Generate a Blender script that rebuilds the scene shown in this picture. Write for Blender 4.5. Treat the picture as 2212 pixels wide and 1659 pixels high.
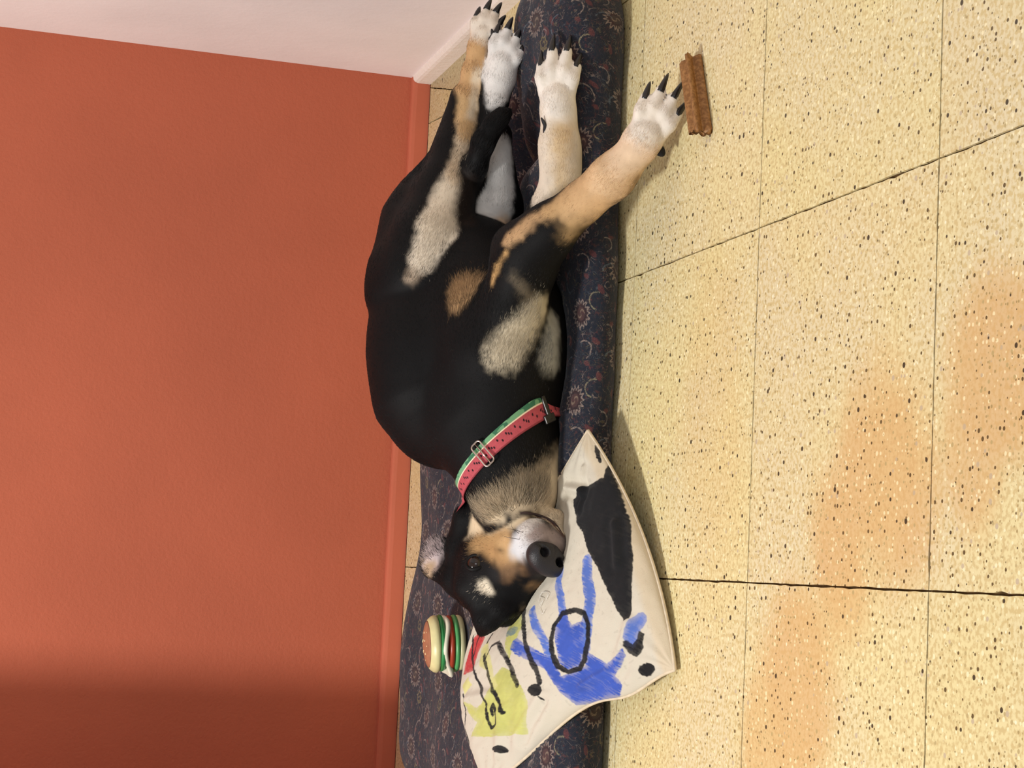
import bpy, bmesh, math, random
import numpy as np
from mathutils import Vector, Matrix, noise as mnoise

for o in list(bpy.data.objects):
    bpy.data.objects.remove(o)
SC = bpy.context.scene
COL = SC.collection
random.seed(4)
RNG = np.random.default_rng(4)

# ------------------------------------------------------------------ camera
FPX = 4039.2
CAM = np.array([-0.00112, -1.92251, 0.8607])
RIGHT = np.array([0.99386062, -0.08236082, 0.07387667])   # photo: up
FWD = np.array([0.10023471, 0.95295443, -0.28606093])
UP = np.array([-0.04684089, 0.2917097, 0.9553593])        # photo: left
cd = bpy.data.cameras.new('camera')
co = bpy.data.objects.new('camera', cd)
COL.objects.link(co)
cd.sensor_fit = 'HORIZONTAL'; cd.sensor_width = 36.0
cd.lens = 36.0 * FPX / 2212.0
cd.clip_start = 0.05
co.matrix_world = Matrix(((-UP[0], RIGHT[0], -FWD[0], CAM[0]),
                          (-UP[1], RIGHT[1], -FWD[1], CAM[1]),
                          (-UP[2], RIGHT[2], -FWD[2], CAM[2]),
                          (0, 0, 0, 1)))
SC.camera = co

# ------------------------------------------------------------------ light and exposure
W = bpy.data.worlds.new('room_light'); SC.world = W
W.use_nodes = True
W.node_tree.nodes['Background'].inputs[0].default_value = (0.97, 0.985, 1.0, 1)
W.node_tree.nodes['Background'].inputs[1].default_value = 0.37
ld = bpy.data.lights.new('ceiling_lamp', 'AREA')
ld.shape = 'DISK'; ld.size = 0.38; ld.energy = 65; ld.color = (1.0, 0.972, 0.935)
lo = bpy.data.objects.new('ceiling_lamp', ld); COL.objects.link(lo)
lo.location = (-1.25, -0.25, 2.35)
lo.rotation_euler = Vector((0.9, 0.9, -2.1)).to_track_quat('-Z', 'Y').to_euler()
wl = bpy.data.lights.new('fill_light', 'AREA')  # soft cool fill added to brighten the front faces, no window stands there
wl.shape = 'RECTANGLE'; wl.size = 1.2; wl.size_y = 1.3; wl.energy = 17; wl.color = (0.90, 0.95, 1.0)
wo = bpy.data.objects.new('fill_light', wl); COL.objects.link(wo)
wo.location = (0.9, -2.9, 1.5)
wo.rotation_euler = (Vector((0.35, 0.6, 0.1)) - Vector(wo.location)).to_track_quat('-Z', 'Y').to_euler()
SC.view_settings.view_transform = 'Standard'
SC.view_settings.look = 'None'
SC.view_settings.exposure = 0.0
SC.view_settings.gamma = 1.0
SC.view_settings.use_curve_mapping = False
try:
    SC.cycles.use_denoising = True
    SC.cycles.max_bounces = 6
except Exception:
    pass


# ------------------------------------------------------------------ helpers
def P(px, py, Y):
    """point seen at a place of the photograph, at depth Y in the room"""
    d = FWD * FPX + RIGHT * (829.5 - py) + UP * (1106.0 - px)
    return CAM + d * ((Y - CAM[1]) / d[1])


def PZ(px, py, z):
    d = FWD * FPX + RIGHT * (829.5 - py) + UP * (1106.0 - px)
    return CAM + d * ((z - CAM[2]) / d[2])


def nrm(v):
    v = np.asarray(v, float)
    return v / (np.linalg.norm(v) + 1e-12)


def srgb(r, g, b):
    f = lambda c: c / 12.92 if c <= 0.04045 else ((c + 0.055) / 1.055) ** 2.4
    return (f(r / 255.), f(g / 255.), f(b / 255.))


def srgba(r, g, b):
    return srgb(r, g, b) + (1.0,)


def link(name, me, mat=None, parent=None, smooth=True):
    o = bpy.data.objects.new(name, me)
    COL.objects.link(o)
    if mat is not None:
        me.materials.append(mat)
    if parent is not None:
        o.parent = parent
    if smooth and hasattr(me, 'polygons'):
        me.polygons.foreach_set('use_smooth', [True] * len(me.polygons))
    return o


def mesh_from(name, verts, faces, mat=None, parent=None, smooth=True):
    me = bpy.data.meshes.new(name)
    me.from_pydata([tuple(map(float, v)) for v in verts], [], [tuple(map(int, f)) for f in faces])
    me.update()
    return link(name, me, mat, parent, smooth)


def mesh_quads(name, verts, quads, mat=None, parent=None, smooth=True):
    """fast path for large quad meshes"""
    verts = np.asarray(verts, np.float32); quads = np.asarray(quads, np.int32)
    me = bpy.data.meshes.new(name)
    n, q = len(verts), len(quads)
    me.vertices.add(n); me.vertices.foreach_set('co', verts.ravel())
    me.loops.add(q * 4); me.loops.foreach_set('vertex_index', quads.ravel())
    me.polygons.add(q); me.polygons.foreach_set('loop_start', np.arange(0, q * 4, 4, dtype=np.int32))
    me.update(calc_edges=True)
    me.validate()
    return link(name, me, mat, parent, smooth)


def bm_obj(name, bm, mat=None, parent=None, smooth=False):
    me = bpy.data.meshes.new(name)
    bm.to_mesh(me); bm.free()
    return link(name, me, mat, parent, smooth)


def box_bm(size, bevel=0.0, seg=2, loc=(0, 0, 0)):
    bm = bmesh.new()
    bmesh.ops.create_cube(bm, size=1.0)
    for v in bm.verts:
        v.co = Vector((v.co.x * size[0] + loc[0], v.co.y * size[1] + loc[1], v.co.z * size[2] + loc[2]))
    if bevel:
        bmesh.ops.bevel(bm, geom=bm.edges[:], offset=bevel, segments=seg, profile=0.5, affect='EDGES')
    return bm


def tag(o, label=None, cat=None, group=None, kind=None):
    if label: o['label'] = label
    if cat: o['category'] = cat
    if group: o['group'] = group
    if kind: o['kind'] = kind
    return o


def empty(name, loc):
    o = bpy.data.objects.new(name, None)
    COL.objects.link(o); o.location = loc
    o.empty_display_size = 0.05
    return o


def vnoise(p, scale, seed=0):
    """cheap smooth value noise on an (n,3) array, -1..1"""
    q = np.asarray(p, float) * scale + seed * 17.31
    i = np.floor(q).astype(np.int64); f = q - i
    u = f * f * (3 - 2 * f)
    def h(ix, iy, iz):
        n = (ix * 73856093) ^ (iy * 19349663) ^ (iz * 83492791)
        n = (n ^ (n >> 13)) * 1274126177
        return ((n & 0xffff) / 32767.5) - 1.0
    r = 0
    for a in (0, 1):
        for b in (0, 1):
            for c in (0, 1):
                w = (u[:, 0] if a else 1 - u[:, 0]) * (u[:, 1] if b else 1 - u[:, 1]) * (u[:, 2] if c else 1 - u[:, 2])
                r = r + w * h(i[:, 0] + a, i[:, 1] + b, i[:, 2] + c)
    return r


# ------------------------------------------------------------------ node building
class Nd:
    def __init__(s, name, rough=0.6, spec=0.5):
        s.m = bpy.data.materials.new(name); s.m.use_nodes = True
        s.t = s.m.node_tree; s.b = s.t.nodes['Principled BSDF']
        s.b.inputs['Roughness'].default_value = rough
        s.b.inputs['Specular IOR Level'].default_value = spec

    def new(s, typ, **kw):
        n = s.t.nodes.new(typ)
        for k, v in kw.items(): setattr(n, k, v)
        return n

    def put(s, sock, v):
        if isinstance(v, E): v = v.s
        if hasattr(v, 'is_output'): s.t.links.new(v, sock)
        elif isinstance(v, (tuple, list)) and len(v) == 3 and sock.type == 'RGBA': sock.default_value = (*v, 1)
        else: sock.default_value = v

    def coord(s, kind='Object'):
        return s.new('ShaderNodeTexCoord').outputs[kind]

    def attr(s, name, out='Color'):
        n = s.new('ShaderNodeAttribute'); n.attribute_name = name
        return n.outputs[out]

    def mapping(s, vec, scale=(1, 1, 1), loc=(0, 0, 0), rot=(0, 0, 0)):
        n = s.new('ShaderNodeMapping'); s.put(n.inputs[0], vec)
        n.inputs['Scale'].default_value = scale; n.inputs['Location'].default_value = loc
        n.inputs['Rotation'].default_value = rot
        return n.outputs[0]

    def noise(s, vec, scale, detail=2.0, rough=0.5, out=0, dist=0.0):
        n = s.new('ShaderNodeTexNoise'); s.put(n.inputs['Vector'], vec)
        n.inputs['Scale'].default_value = scale; n.inputs['Detail'].default_value = detail
        n.inputs['Roughness'].default_value = rough; n.inputs['Distortion'].default_value = dist
        return n.outputs[out]

    def voro(s, vec, scale, out='Distance', rand=1.0, feature='F1'):
        n = s.new('ShaderNodeTexVoronoi'); n.feature = feature; s.put(n.inputs['Vector'], vec)
        n.inputs['Scale'].default_value = scale; n.inputs['Randomness'].default_value = rand
        return n.outputs[out]

    def ramp(s, fac, a, b):
        n = s.new('ShaderNodeMapRange'); n.interpolation_type = 'SMOOTHSTEP'
        s.put(n.inputs['Value'], fac)
        n.inputs['From Min'].default_value = a; n.inputs['From Max'].default_value = b
        return E(s, n.outputs[0])

    def mix(s, fac, a, b, mode='MIX'):
        n = s.new('ShaderNodeMix'); n.data_type = 'RGBA'; n.blend_type = mode
        s.put(n.inputs[0], fac); s.put(n.inputs[6], a); s.put(n.inputs[7], b)
        return n.outputs[2]

    def bump(s, h, strength=0.3, dist=0.001):
        n = s.new('ShaderNodeBump'); s.put(n.inputs['Height'], h)
        n.inputs['Strength'].default_value = strength; n.inputs['Distance'].default_value = dist
        s.t.links.new(n.outputs[0], s.b.inputs['Normal'])

    def color(s, v): s.put(s.b.inputs['Base Color'], v)
    def sep(s, v):
        n = s.new('ShaderNodeSeparateXYZ'); s.put(n.inputs[0], v)
        return [E(s, n.outputs[i]) for i in range(3)]


class E:
    """arithmetic on node sockets"""
    def __init__(s, nd, sock): s.nd, s.s = nd, sock
    def op(s, o, *a):
        n = s.nd.new('ShaderNodeMath'); n.operation = o
        s.nd.put(n.inputs[0], s)
        for i, x in enumerate(a): s.nd.put(n.inputs[i + 1], x)
        return E(s.nd, n.outputs[0])
    def __add__(s, o): return s.op('ADD', o)
    def __radd__(s, o): return s.op('ADD', o)
    def __sub__(s, o): return s.op('SUBTRACT', o)
    def __rsub__(s, o): return s.op('MULTIPLY', -1.0).op('ADD', o)
    def __mul__(s, o): return s.op('MULTIPLY', o)
    def __rmul__(s, o): return s.op('MULTIPLY', o)
    def __truediv__(s, o): return s.op('DIVIDE', o)
    def abs(s): return s.op('ABSOLUTE')
    def sqrt(s): return s.op('SQRT')
    def fract(s): return s.op('FRACT')
    def floor(s): return s.op('FLOOR')
    def sin(s): return s.op('SINE')
    def atan2(s, o): return s.op('ARCTAN2', o)
    def min(s, o): return s.op('MINIMUM', o)
    def max(s, o): return s.op('MAXIMUM', o)
    def lt(s, o): return s.op('LESS_THAN', o)
    def gt(s, o): return s.op('GREATER_THAN', o)
    def pow(s, o): return s.op('POWER', o)


def plain(name, col, rough=0.6, spec=0.5, metal=0.0, var=0.0, vscale=40.0, bump=0.0, bscale=300.0):
    k = Nd(name, rough, spec)
    k.b.inputs['Metallic'].default_value = metal
    if var:
        n = k.noise(k.coord(), vscale, 3)
        k.color(k.mix(k.ramp(n, 0.3, 0.7), tuple(c * (1 - var) for c in col), tuple(min(1, c * (1 + var)) for c in col)))
    else:
        k.color(tuple(col))
    if bump:
        k.bump(k.noise(k.coord(), bscale, 3), bump, 0.001)
    return k.m


# wall paints
def wall_mat(name, col, bscale, bstr):
    k = Nd(name, 0.75, 0.25)
    c = k.coord()
    n = E(k, k.noise(c, 3.0, 4))
    k.color(k.mix(k.ramp(n.s, 0.3, 0.7), tuple(x * 0.95 for x in col), tuple(min(1, x * 1.05) for x in col)))
    h = E(k, k.noise(c, bscale, 3, 0.6)) + E(k, k.noise(c, bscale * 0.22, 2)) * 0.8
    k.bump(h, bstr, 0.004)
    return k.m


M_ORANGE = wall_mat('terracotta_wall_paint', srgb(186, 100, 74), 150, 0.30)
M_WHITE = wall_mat('white_wall_paint', srgb(248, 241, 239), 60, 0.18)
M_ORANGE_BB = wall_mat('terracotta_gloss_paint', srgb(194, 106, 80), 60, 0.12)
M_WHITE_BB = wall_mat('cream_chipped_paint', srgb(246, 238, 228), 90, 0.5)


# terrazzo
def terrazzo():
    k = Nd('terrazzo', 0.42, 0.4)
    c = k.coord()
    base = k.mix(k.ramp(k.noise(c, 5.0, 3), 0.35, 0.65), srgb(227, 214, 162), srgb(223, 211, 173))
    base = k.mix(k.ramp(k.noise(c, 190.0, 2), 0.42, 0.62), base, srgb(208, 188, 136))
    tint = k.attr('tint')
    # iron stains, as areas of the floor itself
    x, y, z = k.sep(c)
    wob = E(k, k.noise(c, 7.0, 3)) - 0.5
    wob2 = E(k, k.noise(c, 3.3, 2)) - 0.5
    def blob(cx, cy, ax, ay, rot, soft=0.5):
        cr, sr = math.cos(rot), math.sin(rot)
        u = ((x - cx) * cr + (y - cy) * sr) / ax
        v = ((y - cy) * cr - (x - cx) * sr) / ay
        r = (u * u + v * v).sqrt() + wob * 0.7 + wob2 * 0.6
        return k.ramp(r.s, 1.0 + soft * 0.4, 1.0 - soft)
    st = blob(-0.10, -0.13, 0.14, 0.10, 0.3).max(blob(0.11, -0.31, 0.12, 0.12, 0.6)).max(blob(0.19, -0.51, 0.10, 0.10, 0.9)).max(blob(0.14, -0.47, 0.10, 0.06, 0.2) * 0.8).max(blob(-0.17, -0.06, 0.09, 0.07, 0) * 0.8).max(blob(0.2, 0.12, 0.22, 0.10, 0.1) * 0.25).max(blob(0.04, -0.22, 0.10, 0.08, 0.4))
    base = k.mix((st * 0.6).s, base, srgb(214, 178, 126))
    # marble chips: dark, brown-grey and white
    def chips(scale, thr, colr, prob, base, seed, soft=0.05):
        v = k.mapping(c, loc=(seed, seed * 2, 0.31))
        v = k.mix(0.06, v, k.noise(v, 90, 2, out=1), 'ADD') if False else v
        d = E(k, k.voro(v, scale))
        cc = k.voro(v, scale, 'Color')
        r, g, b = k.sep(cc)
        size = g * thr * 0.7 + thr * 0.3
        on = (size - d) * r.lt(prob)
        f = k.ramp(on.s, 0.0, soft)
        return k.mix(f.s, base, colr)
    base = chips(170, 0.48, srgb(242, 230, 188), 0.38, base, 1.7, 0.14)
    base = chips(170, 0.45, srgb(188, 170, 122), 0.34, base, 3.1, 0.12)
    base = chips(230, 0.45, srgb(172, 152, 104), 0.22, base, 4.4, 0.12)
    base = chips(90, 0.30, srgb(196, 180, 152), 0.22, base, 5.3, 0.06)
    base = chips(95, 0.24, srgb(244, 236, 206), 0.07, base, 6.6, 0.08)
    base = chips(150, 0.36, srgb(100, 84, 54), 0.26, base, 7.9, 0.06)
    base = chips(88, 0.27, srgb(72, 64, 48), 0.27, base, 9.2, 0.05)
    base = k.mix((st * 0.62).s, base, k.mix(1.0, base, (0.95, 0.83, 0.70), 'MULTIPLY'))
    base = k.mix(1.0, base, tint, 'MULTIPLY')
    k.color(base)
    k.bump(k.noise(c, 400, 2), 0.05, 0.001)
    return k.m


M_TERRAZZO = terrazzo()
M_GROUT = plain('dark_joint_dirt', srgb(84, 64, 40), 0.9, 0.1, var=0.35, vscale=60)


# printed navy upholstery: medallions, rosettes, leaves and stems on a repeat
def paisley():
    k = Nd('navy_paisley_cotton', 0.85, 0.2)
    uv = k.attr('fabric_uv', 'Vector')
    u, v, _ = k.sep(uv)
    wn = k.noise(uv, 160, 2, out=1)
    wx, wy, _ = k.sep(wn)
    fine = E(k, k.noise(uv, 900, 2))
    mid = E(k, k.noise(uv, 230, 3))
    col = k.mix(k.ramp(mid.s, 0.35, 0.7), srgb(27, 33, 46), srgb(40, 40, 48))
    col = k.mix((k.ramp(E(k, k.noise(k.mapping(uv, loc=(3, 1, 0)), 150, 3)).s, 0.56, 0.72) * 0.45).s, col, srgb(92, 56, 52))
    TU, TV = 0.118, 0.150
    u2 = u + (wx - 0.5) * 0.003
    v2 = v + (wy - 0.5) * 0.003
    def cell(du, dv):
        a = ((u2 + du) / TU).fract() * TU - TU / 2
        b = ((v2 + dv) / TV).fract() * TV - TV / 2
        return a, b
    def over(mask, colr, amt=0.8):
        nonlocal col
        grain = k.ramp(fine.s, 0.25, 0.6)
        col = k.mix((mask * grain * amt).s, col, colr)
    def medallion(du, dv, ru, rv, inner, ring, petals=13.0):
        a, b = cell(du, dv)
        an = a / ru; bn = b / rv
        r = (an * an + bn * bn).sqrt()
        ang = bn.atan2(an)
        jag = (ang * petals).sin() * 0.15 + (wx - 0.5) * 0.5 + 1.0
        out = r / jag
        over(k.ramp(out.s, 1.04, 0.94), srgb(66, 50, 50), 0.75)
        band = k.ramp((out - 0.90).abs().s, 0.15, 0.04)
        over(band, ring, 0.68)
        over(k.ramp((r - 0.62).abs().s, 0.12, 0.03), srgb(52, 30, 32), 0.8)
        over(k.ramp(r.s, 0.55, 0.45), inner, 0.8)
        sw = k.ramp(((r * 9.0 + ang * 2.0).sin()).s, 0.3, 0.9) * k.ramp(r.s, 0.5, 0.4)
        over(sw, srgb(150, 130, 112), 0.6)
    def arc(du, dv, cx, cy, rad, a0, a1, wid, colr, amt=0.6):
        a, b = cell(du, dv)
        a = a - cx; b = b - cy
        r = (a * a + b * b).sqrt()
        ang = b.atan2(a)
        m = k.ramp((r - rad).abs().s, wid, wid * 0.4) * ang.gt(a0) * ang.lt(a1)
        over(m * k.ramp(mid.s, 0.3, 0.55), colr, amt)
    def dot(du, dv, ru, rv, colr, amt=0.7, rot=0.0):
        a, b = cell(du, dv)
        cr, sr = math.cos(rot), math.sin(rot)
        p = (a * cr + b * sr) / ru; q = (b * cr - a * sr) / rv
        r = (p * p + q * q).sqrt()
        over(k.ramp(r.s, 1.1, 0.7), colr, amt)
    cream, rust, ochre, blue = srgb(160, 142, 132), srgb(112, 60, 58), srgb(124, 110, 76), srgb(100, 112, 122)
    # fine scrolling vines between the flowers
    for sc_, of_, c_, am_ in ((62, (0, 0, 0), cream, .42), (75, (4, 2, 0), ochre, .40), (88, (7, 5, 0), rust, .45), (105, (1, 9, 0), blue, .35)):
        nz = E(k, k.noise(k.mapping(uv, loc=of_), sc_, 1.0, .5, 0, 1.2))
        gate = k.ramp(k.noise(k.mapping(uv, loc=(of_[1], of_[0], 2)), 70, 1), .48, .58)
        over(k.ramp((nz - 0.5).abs().s, 0.020, 0.006) * gate, c_, am_)
    medallion(0.000, 0.000, 0.0185, 0.0225, srgb(66, 54, 50), cream, 17.0)
    medallion(0.062, 0.075, 0.0185, 0.0150, srgb(84, 56, 54), cream, 15.0)
    # ochre rosette
    a, b = cell(0.036, 0.024)
    r = (a * a + b * b).sqrt() / 0.0105
    ang = b.atan2(a)
    rr = r / ((ang * 7.0).sin() * 0.10 + 1.0)
    over(k.ramp((rr - 0.85).abs().s, 0.2, 0.05), ochre, 0.8)
    over(k.ramp(((r * 8.0 + ang).sin()).s, 0.0, 0.8) * k.ramp(r.s, 0.8, 0.6), ochre, 0.7)
    for (du, dv, ru, rv, c_, ro) in ((0.020, 0.034, 0.011, 0.0055, rust, 0.7), (0.008, 0.046, 0.010, 0.004, rust, 0.5), (0.098, 0.052, 0.008, 0.0045, rust, 0.2),
                                     (0.088, 0.022, 0.007, 0.004, rust, 1.2), (0.100, 0.100, 0.009, 0.0045, rust, 0.9), (0.030, 0.110, 0.008, 0.005, rust, 0.4),
                                     (0.075, 0.125, 0.006, 0.004, rust, 2.0), (0.012, 0.090, 0.006, 0.004, rust, 1.0), (0.050, 0.138, 0.008, 0.004, srgb(110, 62, 62), 0.1)):
        dot(du, dv, ru * .9, rv * .9, c_, 0.6, ro)
    arc(0.088, 0.036, 0.0, 0.0, 0.0155, -0.4, 2.3, 0.0020, cream)
    arc(0.058, 0.030, 0.0, 0.0, 0.0150, -2.8, -0.6, 0.0014, cream, 0.6)
    arc(0.096, 0.046, 0.0, 0.0, 0.0060, -3.0, 1.2, 0.0022, srgb(150, 104, 92))
    arc(0.018, 0.062, 0.0, 0.0, 0.0170, 0.2, 2.6, 0.0014, blue, 0.7)
    arc(0.112, 0.082, 0.0, 0.0, 0.0130, -2.6, 0.6, 0.0015, cream, 0.7)
    arc(0.022, 0.028, 0.0, 0.0, 0.0055, -3.1, 2.4, 0.0014, srgb(140, 128, 128), 0.7)
    arc(0.046, 0.104, 0.0, 0.0, 0.0120, -0.3, 2.9, 0.0015, srgb(150, 140, 112), 0.7)
    arc(0.086, 0.118, 0.0, 0.0, 0.0100, -2.9, 0.4, 0.0014, srgb(150, 140, 132), 0.7)
    arc(0.008, 0.128, 0.0, 0.0, 0.0140, -1.2, 1.4, 0.0015, blue, 0.6)
    k.color(col)
    w1 = (u * 2600.0).sin() * (v * 2600.0).sin()
    k.bump((w1 * 0.3 + mid).s, 0.25, 0.0012)
    k.b.inputs['Sheen Weight'].default_value = 0.12
    k.b.inputs['Sheen Roughness'].default_value = 0.5
    return k.m


M_BED = paisley()


def attr_mat(name, attr, rough, spec, bump=0.0, bscale=500, sheen=0.0):
    k = Nd(name, rough, spec)
    k.color(k.attr(attr))
    if bump:
        k.bump(k.noise(k.coord(), bscale, 3), bump, 0.001)
    if sheen:
        k.b.inputs['Sheen Weight'].default_value = sheen
    return k.m


def set_color_attr(me, name, cols, domain='POINT'):
    a = me.color_attributes.new(name, 'FLOAT_COLOR', domain)
    c = np.ones((len(cols), 4), np.float32); c[:, :3] = cols
    a.data.foreach_set('color', c.ravel())


# ------------------------------------------------------------------ the room
WY, WX = 1.616, 0.964


def slab(name, p0, p1, mat, bevel=0.0):
    c = [(a + b) / 2 for a, b in zip(p0, p1)]; s = [abs(b - a) for a, b in zip(p0, p1)]
    o = bm_obj(name, box_bm(s, bevel), mat)
    o.location = c
    return tag(o, kind='structure')


tag(slab('wall_back', (-1.6, WY, -0.02), (WX + 0.12, WY + 0.12, 2.5), M_ORANGE), 'terracotta orange plaster wall behind the dog bed')
tag(slab('wall_right', (WX, -1.0, -0.02), (WX + 0.12, WY, 2.5), M_WHITE), 'white plaster wall meeting the orange wall at the corner')
tag(slab('left_shade_block', (-1.6, 1.245, -0.02), (-0.418, WY, 2.5), M_ORANGE), 'unseen block added to shade the left end of the orange wall')  # out of view, added to cast the soft shadow on the orange wall


def strip(name, pts, inward, h, t, mat):
    """low skirting with a rounded upper edge, run along pts (two points)"""
    a, b = np.array(pts[0]), np.array(pts[1])
    prof = [(0, 0), (t, 0), (t, h * 0.72), (t * 0.86, h * 0.88), (t * 0.55, h * 0.97), (0, h)]
    n = 60
    vs, fs = [], []
    iv = np.array(inward)
    for i in range(n + 1):
        p = a + (b - a) * i / n
        w = 0.0012 * mnoise.noise(Vector((i * 0.37, h * 50, t * 90)))
        for (d, z) in prof:
            q = p + iv * (d + (w if d > 0 else 0))
            vs.append((q[0], q[1], z + (w if z > 0 else 0)))
    m = len(prof)
    for i in range(n):
        for j in range(m):
            k = (j + 1) % m
            fs.append((i * m + j, i * m + k, (i + 1) * m + k, (i + 1) * m + j))
    fs.append(tuple(range(m))[::-1]); fs.append(tuple(range(n * m, n * m + m)))
    o = mesh_from(name, vs, fs, mat, None, False)
    return tag(o, kind='structure')


tag(strip('baseboard_back', ((-0.418, WY), (WX, WY)), (0, -1), 0.036, 0.013, M_ORANGE_BB), 'low terracotta painted skirting along the orange wall')
tag(strip('baseboard_right', ((WX, WY - 0.013), (WX, -1.0)), (-1, 0), 0.036, 0.013, M_WHITE_BB), 'low chipped cream skirting along the white wall')

# floor: screed with one terrazzo tile per object
floor = bm_obj('floor', box_bm((3.2, 3.4, 0.02), 0, 2, (0.2, 0.1, -0.0132)), M_GROUT)
tag(floor, 'cream terrazzo tiled floor with dark dirty joints', kind='structure')
GAP = 0.0008


def tile(poly, seed, shade=(1, 1, 1)):
    r = random.Random(seed)
    bm = bmesh.new()
    # edges get chipped a little: subdivide every side
    pts = []
    n = len(poly)
    for i in range(n):
        a, b = Vector(poly[i]), Vector(poly[(i + 1) % n])
        L = (b - a).length; k = max(2, int(L / 0.012))
        nrm_ = Vector((-(b - a).y, (b - a).x)).normalized()
        for j in range(k):
            t = j / k
            off = 0 if j == 0 else max(0, r.gauss(0.0002, 0.0005))
            pts.append(a.lerp(b, t) + nrm_ * off)
    top = [bm.verts.new((p.x, p.y, 0.0)) for p in pts]
    bot = [bm.verts.new((p.x, p.y, -0.0075)) for p in pts]
    bm.faces.new(top)
    for i in range(len(pts)):
        j = (i + 1) % len(pts)
        bm.faces.new((bot[i], bot[j], top[j], top[i]))
    bm.normal_update()
    o = bm_obj('tile', bm, M_TERRAZZO, floor)
    me = o.data
    v = r.uniform(0.965, 1.02)
    set_color_attr(me, 'tint', [(v * shade[0], v * shade[1] * r.uniform(0.985, 1.0), v * shade[2] * r.uniform(0.95, 1.0))] * len(me.vertices))
    return o


def rect(x0, x1, y0, y1, g=GAP):
    return [(x0 + g, y0 + g), (x1 - g, y0 + g), (x1 - g, y1 - g), (x0 + g, y1 - g)]


sd = 0
for i in range(-4, 4):
    for j in range(-4, 4):
        x0, x1, y0, y1 = i * 0.4, i * 0.4 + 0.4, j * 0.4, j * 0.4 + 0.4
        sd += 1
        if (i, j) == (2, 3):
            # the cut tiles in the corner
            g = GAP
            la = [(0.835, 1.20), (0.872, 1.6)]; lb = [(0.838 + 0.0, 1.20), (0.944, 1.6)]
            tile([(x0 + g, y0 + g), (la[0][0] - g, y0 + g), (la[1][0] - g, y1 - g), (x0 + g, y1 - g)], sd)
            tile([(lb[0][0], y0 + g), (lb[0][0] + 2 * g, y0 + g), (lb[1][0] - g, y1 - g), (la[1][0] + g, y1 - g)], sd + 900, (.90, .92, .92))  # darker tint paints in the dimmer light close to the wall
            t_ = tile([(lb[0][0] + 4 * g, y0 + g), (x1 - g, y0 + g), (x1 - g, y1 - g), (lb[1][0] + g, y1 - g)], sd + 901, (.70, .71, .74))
            continue
        tile(rect(x0, x1, y0, y1), sd)

# ------------------------------------------------------------------ dog bed
BX0, BX1, BY0, BY1 = -0.372, 0.868, 0.418, 1.215


def gauss(x, y, cx, cy, sx, sy, rot=0.0):
    c, s = math.cos(rot), math.sin(rot)
    u = ((x - cx) * c + (y - cy) * s) / sx; v = ((y - cy) * c - (x - cx) * s) / sy
    return np.exp(-(u * u + v * v))


def smooth(e0, e1, x):
    t = np.clip((x - e0) / (e1 - e0), 0, 1)
    return t * t * (3 - 2 * t)


def bed_top(x, y):
    """height of the cushion top before its rolled edge"""
    x = np.asarray(x, float); y = np.asarray(y, float)
    z = 0.092 + 0 * x
    z = z - 0.040 * gauss(x, y, 0.30, 0.66, 0.24, 0.20)          # where the dog lies
    z = z + 0.034 * gauss(x, y, 0.80, 0.575, 0.18, 0.085, -0.15)  # puffed front right lobe
    z = z - 0.062 * gauss(x, y, 0.66, 0.69, 0.15, 0.050, -0.25)    # valley behind it
    z = z + 0.020 * gauss(x, y, 0.53, 0.60, 0.060, 0.05, 0.3)
    z = z - 0.026 * gauss(x, y, 0.605, 0.60, 0.020, 0.09, 0.35)   # crease between two lobes
    z = z - 0.030 * gauss(x, y, -0.08, 0.44, 0.20, 0.10)          # squashed under the pillow
    z = z + 0.004 * np.sin(x * 21 + y * 9) + 0.003 * np.sin(y * 33 - x * 13)
    return z


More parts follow.
